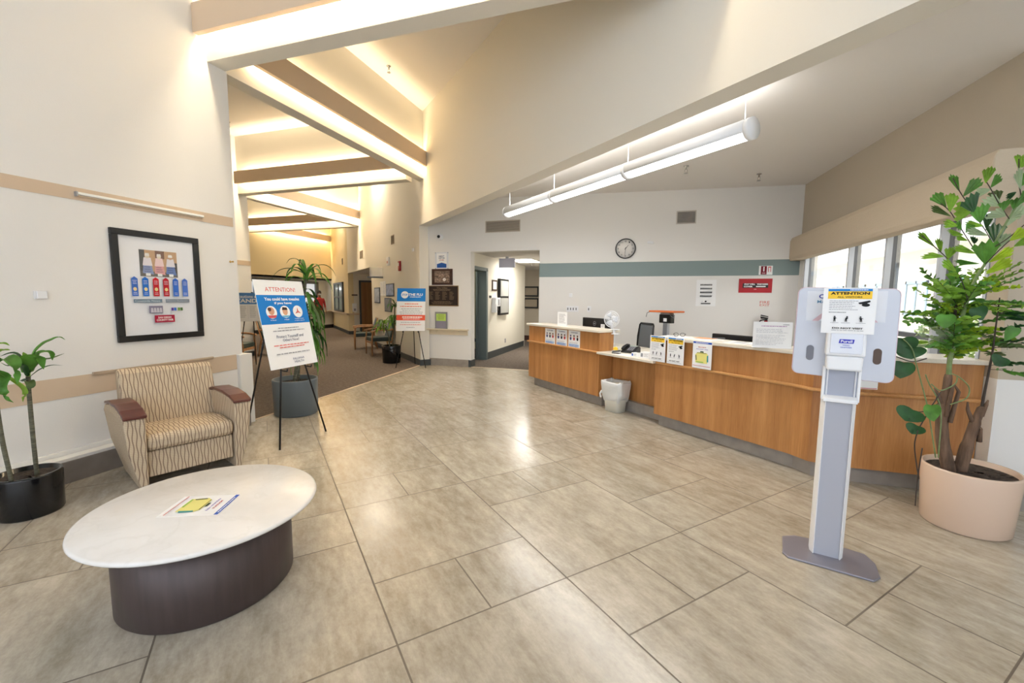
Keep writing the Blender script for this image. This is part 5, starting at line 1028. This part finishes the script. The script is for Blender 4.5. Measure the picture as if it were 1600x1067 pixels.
b = MB(); b.box(-.25, .25, -.02, 0, 0, .345, dw); b.build('frame', t, bevel=.004); m = mat('photo_brown_speckle', sr(132, 112, 98), .4, var=.7, vscale=30); MB().box(-.18, .18, -.024, -.02, .045, .30, m).build('photograph', t)
A_ = Art(.025); 
for k in range(6): a = k*PI/3; A_.oval(.06+.022*math.cos(a), .115+.022*math.sin(a), .016, .014, flat(236, 230, 226))
for x, z in ((-.05, .2), (.02, .22), (-.1, .12)): A_.oval(x, z, .02, .015, flat(176, 150, 140))
A_.build('flower', t)
t = wall_thing('bronze_plaque', 'dark bronze dedication plaque with rows of raised lettering', 'plaque', (-4.33, 8.499, 1.315), 0); BZ = mat('dark_bronze', sr(58, 48, 44), .4, metal=.5); br = mat('brass_edge', sr(170, 140, 100), .35, metal=.6)
MB().box(-.39, .39, -.012, 0, 0, .445, br).build('border', t); MB().box(-.365, .375, -.02, -.012, .02, .43, BZ).build('field', t); A_ = Art(.021); gl = flat(150, 128, 104); A_.text('The Villas', 0, .395, .26, .028, gl, .01); A_.lines(-.22, .22, .365, 2, .02, .008, gl, True)
for c in range(4): A_.lines(-.33+c*.17, -.21+c*.17, .31, 7, .026, .008, gl, rag=.4)
A_.lines(-.25, .25, .1, 3, .024, .007, gl, True); A_.build('lettering', t)
t = wall_thing('brochure_holder', 'clear brochure holder with a lime green card standing on the wall shelf', 'holder', (-4.345, 8.46, .822), 0); MB().box(-.14, .14, -.035, .03, 0, .015, mat('smoky_clear_plastic', sr(150, 150, 150), .2)).build('base', t); MB().box(-.145, .145, .0, .012, .015, .365, MC['smoky_clear_plastic']).build('back', t); MB().box(-.115, .115, -.006, .0, .17, .325, flat(196, 226, 110)).build('card', t); MB().box(-.12, .12, -.02, -.012, .015, .17, flat(150, 146, 160)).build('pocket', t); A_ = Art(.0065); A_.lines(-.09, .09, .305, 4, .03, .008, flat(90, 120, 50), True); A_.build('print', t)
t = wall_thing('wall_shelf', 'long cream wall shelf under the brochure holder', 'shelf', (-4.2, 8.50, .69), 0); MB().box(-.50, .50, -.10, 0, .10, .13, mat('cream_shelf', sr(226, 212, 184), .5)).build('shelf_board', t, bevel=.008); MB().box(-.48, .48, -.03, 0, 0, .10, MC['cream_shelf']).build('backer', t)
for x in (-.26, .27): MB().prism([(0, 0), (-.07, .10), (0, .10)], x-.01, x+.01, MC['cream_shelf'], 'X').build('bracket', t)
# ================================================================== CORRIDOR WALL (turned grid, faces -b)
def CW(name, lab, cat, a, z, grp=None, b_=2.969): return thing(name, lab, cat, AB(a, b_, z), ROT, grp)
t = CW('fire_alarm', 'red fire alarm pull box on the corridor wall', 'alarm', 10.58, 2.14); MB().box(-.06, .06, -.05, 0, 0, .24, RM).build('body', t, bevel=.005); MB().box(-.11, .02, -.03, 0, .04, .12, RM).build('pull_station', t, bevel=.004); MB().box(-.04, .04, -.055, -.05, .12, .20, flat(230, 210, 210)).build('strobe_lens', t)
t = CW('alarm_speaker', 'pale strobe box on the corridor wall left of the fire alarm', 'alarm', 11.70, 2.34); MB().box(-.11, .11, -.04, 0, 0, .22, M['wht']).build('body', t, bevel=.006); MB().box(-.05, .05, -.043, -.04, .06, .12, flat(216, 160, 150)).build('print', t)
vent(AB(11.25, 2.969, 2.88), .26, .19, 'nearest small brown air vent high on the corridor wall', ROT, flat(150, 132, 110), flat(70, 60, 50)); vent(AB(15.3, 2.969, 2.82), .50, .22, 'wider brown air vent over the wooden door recess', ROT, flat(150, 132, 110), flat(70, 60, 50)); vent(AB(19.3, 2.969, 2.86), .22, .22, 'farthest tiny air vent on the corridor wall', ROT, flat(140, 122, 96), flat(60, 50, 40))
t = CW('wall_thermostat', 'small white thermostat near the corridor corner edge', 'thermostat', 9.5, 2.52); MB().box(-.05, .03, -.03, 0, 0, .07, M['wht']).build('housing', t, bevel=.006)
def poster(a0, a1, z0, z1, lab, m, grp='posters on the corridor wall', fr=None):
    t = CW('wall_poster', lab, 'poster', (a0+a1)/2, z0, grp); w = abs(a1-a0)/2; h = z1-z0
    MB().box(-w, w, -.015, 0, 0, h, fr or flat(60, 66, 70)).build('frame', t); MB().box(-w+.04, w-.04, -.018, -.015, .03, h-.03, m).build('picture', t); return t
poster(13.45, 12.75, 1.32, 1.78, 'framed grey picture, farthest left on the corridor wall', mat('mottled_grey_print', sr(120, 122, 122), .4, var=.5, vscale=9))
poster(12.0, 11.2, 1.52, 1.86, 'framed dark blue picture right of the white sheets on the corridor wall', mat('mottled_blue_print', sr(86, 92, 120), .4, var=.7, vscale=9)); poster(12.2, 11.5, 1.10, 1.48, 'framed dark picture under the blue one on the corridor wall', mat('mottled_dark_print', sr(88, 90, 84), .4, var=.6, vscale=9))
t = CW('wall_notice', 'pair of white sheets hanging on the corridor wall under an exit sign', 'notice', 12.4, 1.54); MB().box(-.31, .31, -.006, 0, 0, .40, M['paper']).build('sheet', t); A_ = Art(.0065); A_.lines(-.28, -.04, .36, 8, .04, .012, LGR); A_.lines(.03, .28, .36, 8, .04, .012, LGR); A_.build('print', t)
t = CW('exit_sign', 'clear exit sign plate projecting from the corridor wall', 'sign', 12.4, 2.05); MB().box(-.006, .006, -.36, 0, .02, .28, mat('clear_plate', (1, 1, 1), .1, alpha=.3)).build('plate', t); MB().box(-.04, .04, -.42, 0, -.02, .02, M['alugrey']).build('base', t)
t = CW('door_sign', 'small black sign above the white dispenser at the corridor recess', 'sign', 18.1, 1.54); t.location = AB(18.075, 3.2, 1.55); t.rotation_euler = (0, 0, math.atan2(dB.y, dB.x)); MB().box(-.11, .11, -.012, 0, 0, .045, M['black']).build('plate', t)
t = thing('soap_dispenser', 'white wall dispenser above the ledge at the corridor recess', 'dispenser', AB(18.07, 3.18, .90), math.atan2(dB.y, dB.x)); MB().box(-.08, .08, -.10, 0, 0, .34, M['wht']).build('cover', t, bevel=.01); MB().box(-.04, .04, -.105, -.10, .04, .14, GRY).build('level_window', t)
# interior service window in the corridor wall
b = MB()
for a0, a1, z0, z1 in ((21.7, 21.5, .86, 2.12), (19.4, 19.2, .86, 2.12), (20.4, 20.3, .86, 2.12), (21.7, 19.2, .86, .94), (21.7, 19.2, 2.04, 2.12), (21.7, 19.2, 1.44, 1.52)): tbox(b, a0, a1, 2.90, 2.985, z0, z1, M['dbase'])
w_ = struct(b.build('window_6')); g = MB(); tbox(g, 21.6, 19.3, 2.93, 2.95, .9, 2.1, mat('teal_grey_pane', sr(150, 170, 168), .2)); g.build('pane', w_)
# ---- wooden armchairs in the corridor
OAK = wood_mat('light_oak', sr(150, 104, 66), sr(186, 138, 94), sr(204, 158, 112), 3); GV = mat('dark_green_vinyl', sr(58, 74, 70), .45)
def wchair(a, b_, rz, lab):
    t = thing('guest_chair', lab, 'chair', AB(a, b_), rz, 'wooden guest chairs in the corridor')
    MB().prism([(-.27, -.27), (.27, -.27), (.25, .24), (-.25, .24)], .36, .47, GV).build('seat', t, bevel=.02, seg=3)
    MB().prism([(.20, .46), (.33, .88), (.37, .88), (.26, .44)], -.24, .24, GV, 'X').build('backrest', t, bevel=.015, seg=3)
    for sx in (-1, 1):
        MB().tube([(sx*.29, -.27, 0), (sx*.29, -.27, .40), (sx*.295, -.25, .62)], [.017, .023, .02], OAK, 8).build('leg', t); MB().tube([(sx*.27, .34, 0), (sx*.27, .26, .42), (sx*.26, .36, .90)], [.016, .02, .016], OAK, 8).build('leg', t)
        MB().tube(smooth([(sx*.295, -.31, .62), (sx*.30, -.1, .655), (sx*.29, .15, .655), (sx*.27, .30, .66)]), .022, OAK, 8).build('armrest', t)
    b = MB(); b.box(-.29, .29, -.28, -.25, .31, .36, OAK); b.box(-.29, .29, .22, .25, .31, .36, OAK); b.build('seat_rail', t)
    return t
wchair(13.0, 2.55, ROT-.15, 'wooden armchair with a dark green seat, farther one beside the corridor wall'); wchair(11.45, 2.62, ROT+.05, 'wooden armchair with a dark green seat, nearer one behind the small black pot')
c3 = wchair(11.2, -.55, ROT+PI-.4, 'wooden armchair below the wide blue poster, past the left wall end')
c4 = wchair(12.6, .2, ROT+PI, 'wooden armchair in the second corridor bay behind the measles poster')
# ---- the person far down the corridor
def person():
    base_ = Vector((-14.15, 15.75, 0)); t = thing('person', 'person in a red shirt and pale trousers walking at the far corridor end', 'person', base_, math.radians(52))
    me = bpy.data.meshes.new('body'); V = []; E_ = []; Rr = []
    def chain(pts, start=None):
        prev = start
        for (p, r) in pts:
            V.append(p); Rr.append(r); i = len(V)-1
            if prev is not None: E_.append((prev, i))
            prev = i
        return prev
    pel = chain([((0, 0, .92), (.15, .105))])
    ch = chain([((0, 0, 1.10), (.135, .10)), ((0, .0, 1.30), (.165, .11)), ((0, .01, 1.42), (.10, .08)), ((0, .0, 1.49), (.052, .055))], pel); chest = 2
    chain([((0, -.01, 1.56), (.072, .085)), ((0, -.01, 1.66), (.078, .095)), ((0, 0, 1.73), (.05, .06))], ch)
    for s in (-1, 1):
        chain([((s*.17, 0, 1.38), (.058, .058)), ((s*.225, .02, 1.12), (.044, .044)), ((s*.245, -.04, .90), (.032, .032)), ((s*.245, -.07, .82), (.04, .02)), ((s*.245, -.09, .75), (.025, .014))], chest)
        chain([((s*.09, 0, .84), (.092, .095)), ((s*.10, -.03*s, .48), (.06, .062)), ((s*.10, .05*s, .10), (.04, .042)), ((s*.10, .04*s-.04, .045), (.042, .04)), ((s*.11, .04*s-.14, .03), (.04, .028))], pel)
    me.from_pydata(V, E_, []); o = bpy.data.objects.new('body', me); COL.objects.link(o); o.parent = t
    for n_, c in (('skin', (160, 112, 86)), ('shirt', (176, 44, 44)), ('trousers', (196, 182, 164)), ('shoe', (50, 46, 44))): me.materials.append(mat('person_'+n_, sr(*c), .7))
    sk = o.modifiers.new('skin', 'SKIN'); lay = me.skin_vertices[0].data
    for i, r in enumerate(Rr): lay[i].radius = r
    lay[0].use_root = True
    o.modifiers.new('subdivision', 'SUBSURF').levels = 2
    ob2 = bpy.data.meshes.new_from_object(o.evaluated_get(bpy.context.evaluated_depsgraph_get()))
    mats_ = list(me.materials); o.modifiers.clear(); o.data = ob2; ob2.materials.clear()
    for m_ in mats_: ob2.materials.append(m_)
    for p in ob2.polygons:
        z, x = p.center.z, abs(p.center.x); p.use_smooth = True
        p.material_index = 3 if z < .075 and x < .2 else 2 if (z < .90 and x < .2) else 1 if (z < 1.47 and not (x > .19 and z < 1.02)) else 0
    MB().lathe([(0, 1.775), (.06, 1.765), (.092, 1.72), (.098, 1.66), (.09, 1.60), (.05, 1.585)], mat('person_hair', sr(30, 26, 26), .8), 20, (0, .015, 0), sx=.9, cap=False).build('hair', t)
    MB().prism([(-.05, 1.565), (.05, 1.565), (.055, 1.62), (0, 1.635), (-.055, 1.62)], -.108, -.098, mat('person_mask', sr(206, 212, 216), .7), 'Y').build('face_mask', t, bevel=.004)
    for s in (-1, 1): MB().lathe([(0, -.006), (.011, -.004), (.011, .004), (0, .006)], M['black'], 10, (s*.032, -.1, 1.655), axis='Y', cap=False).build('eye', t)
person()
# ================================================================== HALLWAY
HX = -3.749
def HW(name, lab, cat, y, z, grp=None): return thing(name, lab, cat, (HX, y, z), PI/2, grp)
t = HW('framed_certificate', 'narrow framed certificate beside the grey door frame in the hallway', 'picture', 10.2, 1.68); MB().box(-.17, .17, -.02, 0, 0, .27, dw).build('frame', t); MB().box(-.12, .12, -.022, -.02, .04, .23, M['paper']).build('sheet', t)
t = HW('notice_case', 'tall dark framed glass notice case on the hallway wall', 'case', 10.82, 1.06); MB().box(-.36, .36, -.07, 0, 0, .94, M['blackm']).build('case_body', t); 
for z0, z1 in ((.05, .44), (.49, .89)): MB().box(-.31, .31, -.074, -.07, z0, z1, mat('case_glass', sr(176, 176, 172), .12)).build('pane', t)
t = HW('wall_phone', 'white wall unit with a grey grille on the hallway wall', 'phone', 10.25, 1.19); MB().box(-.20, .16, -.10, 0, .1, .32, M['wht']).build('housing', t, bevel=.01); MB().box(-.02, .10, -.104, -.10, .13, .28, GRY).build('grille', t); MB().box(-.10, .06, -.09, 0, .0, .1, M['black']).build('lower_box', t); MB().box(-.22, -.14, -.12, 0, -.05, .16, M['wht']).build('dispenser_arm', t)
t = HW('door_sign', 'tiny dark room sign beside the grey door frame', 'sign', 9.92, 1.5); MB().box(-.07, .07, -.01, 0, 0, .06, M['black']).build('plate', t)
t = HW('outlet_plate', 'small metal outlet plate low on the hallway wall', 'outlet', 11.1, .28); MB().box(-.035, .035, -.006, 0, 0, .115, GRY).build('plate', t)
for z, lab in ((1.56, 'upper of two black framed certificates on the far hallway wall'), (1.15, 'lower of two black framed certificates on the far hallway wall')):
    t = thing('framed_certificate', lab, 'picture', (-4.02, 14.77, z), 0, 'certificates on the far hallway wall'); MB().box(-.27, .27, -.025, 0, 0, .36, M['black']).build('frame', t); MB().box(-.22, .22, -.028, -.025, .05, .31, flat(170, 156, 136)).build('sheet', t)
t = thing('framed_certificate', 'tall narrow frame at the right end of the far hallway wall', 'picture', (-3.1, 14.77, .9), 0); MB().box(-.22, .22, -.025, 0, 0, .95, OAK).build('frame', t); MB().box(-.18, .18, -.028, -.025, .04, .91, flat(190, 180, 160)).build('sheet', t)
t = thing('hanging_sign', 'plain white sign hanging from the hallway ceiling', 'sign', (-3.34, 10.0, 2.5), 0); MB().box(-.2, .2, -.03, .03, -.26, -.04, flat(214, 214, 232)).build('panel', t); MB().box(-.03, .03, -.03, .03, -.04, 0, M['alu']).build('mount', t)
t = office_chair((-4.35, 9.85, 0), 2.2, 'black office chair with a white paper inside the side room doorway', .95)
t = thing('paper_sheet', 'white sheet standing on a black box inside the side room doorway', 'papers', (-4.25, 9.2, 1.19), .6); t.name = 'paper_sheet'
MB().box(-.12, .12, -.01, 0, 0, .22, M['paper']).build('sheet', t); 
t = thing('filing_cabinet', 'black low cabinet inside the side room doorway', 'cabinet', (-4.25, 9.28, 0), 0); MB().box(-.2, .2, -.15, .15, 0, 1.19, M['black']).build('body', t)
for k in range(3): MB().box(-.18, .18, -.165, -.15, .05+k*.38, .38+k*.38, mat('dark_drawer_front', sr(44, 44, 46), .5)).build('drawer', t)
# ================================================================== OUTSIDE THE WINDOW BAND
t = thing('neighbouring_building', 'pale building with blue framed windows across the courtyard', 'building', (10.5, 9, 0), 0)
cw_ = mat('sunlit_stucco', sr(226, 218, 202), .9)
b = MB(); b.box(0, 4, -22, 30, 0, .9, cw_); b.box(0, 4, -22, 30, 2.35, 3.6, cw_)
ys = [-22+k*2.6 for k in range(21)]
for y in ys: b.box(0, 4, y-.5, y+.5, .9, 2.35, cw_)
b.build('wall', t); MB().box(-.5, 4, -22, 30, 3.6, 3.85, mat('roof_edge', sr(236, 234, 226), .8)).build('roof', t)
fb = mat('pale_blue_window_frame', sr(150, 174, 196), .5); gb = mat('shaded_blind_pane', sr(186, 188, 182), .4)
for i, y in enumerate(ys[5:17]):
    b = MB(); y0, y1 = y+.5, y+2.1; b.box(-.04, .02, y0, y0+.12, .9, 2.35, fb); b.box(-.04, .02, y1-.12, y1, .9, 2.35, fb); b.box(-.04, .02, y0, y1, 2.23, 2.35, fb); b.box(-.04, .02, y0, y1, .9, 1.0, fb); b.box(-.04, .02, (y0+y1)/2-.05, (y0+y1)/2+.05, .9, 2.35, fb); f = b.build('window', t)
    MB().box(.0, .015, y0+.1, y1-.1, 1.0, 2.25, gb).build('pane', f)
HG = mat('sunlit_hedge_leaf', sr(150, 176, 84), .6, var=.5, vscale=6); random.seed(5)
for i, (x, y, r) in enumerate(((8.2, 4.5, .7), (8.6, 6.4, .8), (8.3, 8.4, .75), (7.9, 10.4, .9), (8.4, 12.6, .8), (8.1, 15.0, .9), (5.6, 7.4, .35))):
    t = thing('garden_shrub', (('first', 'second', 'third', 'fourth', 'fifth', 'sixth')[i]+' rounded sunlit shrub across the courtyard, counted from the right window end' if i < 6 else 'small low shrub just outside the window band'), 'shrub', (x, y, -.02), 0, 'shrubs across the courtyard' if i < 6 else None)
    b = MB()
    for k in range(420):
        a, e = random.uniform(0, 2*PI), math.asin(random.uniform(-.2, 1)); rr_ = r*random.uniform(.75, 1.05); p = Vector((rr_*math.cos(a)*math.cos(e), rr_*math.sin(a)*math.cos(e), r*.25+rr_*math.sin(e)*.95)); u = Vector((random.uniform(-1, 1), random.uniform(-1, 1), random.uniform(-.5, 1))).normalized(); v = u.cross(Vector((random.uniform(-1, 1), random.uniform(-1, 1), .3))).normalized(); s_ = r*.13
        b.face([p-u*s_, p+v*s_*.5, p+u*s_, p-v*s_*.5], HG)
    b.build('foliage', t, fix=False); MB().tube([(0, 0, 0), (.03, 0, r*.4), (0, 0, r*.9)], [.05, .04, .02], FIB, 8).build('stem', t)
# ================================================================== print belongs to its sheet, numerals to the face, and so on
OWN = {'print': ('sheet', 'board', 'body'), 'lettering': ('board', 'field'), 'numerals': ('face',), 'rear_marking': ('screen_housing',), 'screen': ('screen_housing',), 'keypad': ('base',), 'display': ('base',), 'dispenser_label': ('dispenser_cover',), 'window_cover': ('dispenser_cover',), 'panel_print': ('backing_panel',), 'bin_slot': ('backing_panel',), 'panel_edge': ('backing_panel',), 'flower': ('photograph',), 'display_content': ('mat_board',), 'label_plate': ('control_box',), 'printed_area': ('sheets',), 'drawer': (), 'bag_knot': ('liner_bag',), 'level_window': ('cover',), 'grille': ('housing',), 'lumbar_pad': ('mesh_back',), 'soil': ('pot',), 'strobe_lens': ('body',)}
for t in [o for o in bpy.data.objects if o.type == 'EMPTY' and o.parent is None]:
    kids = {}
    for c in t.children: kids.setdefault(c.name.split('.')[0], c)
    for c in list(t.children):
        for own in OWN.get(c.name.split('.')[0], ()):
            if own in kids and kids[own] != c: c.parent = kids[own]; break
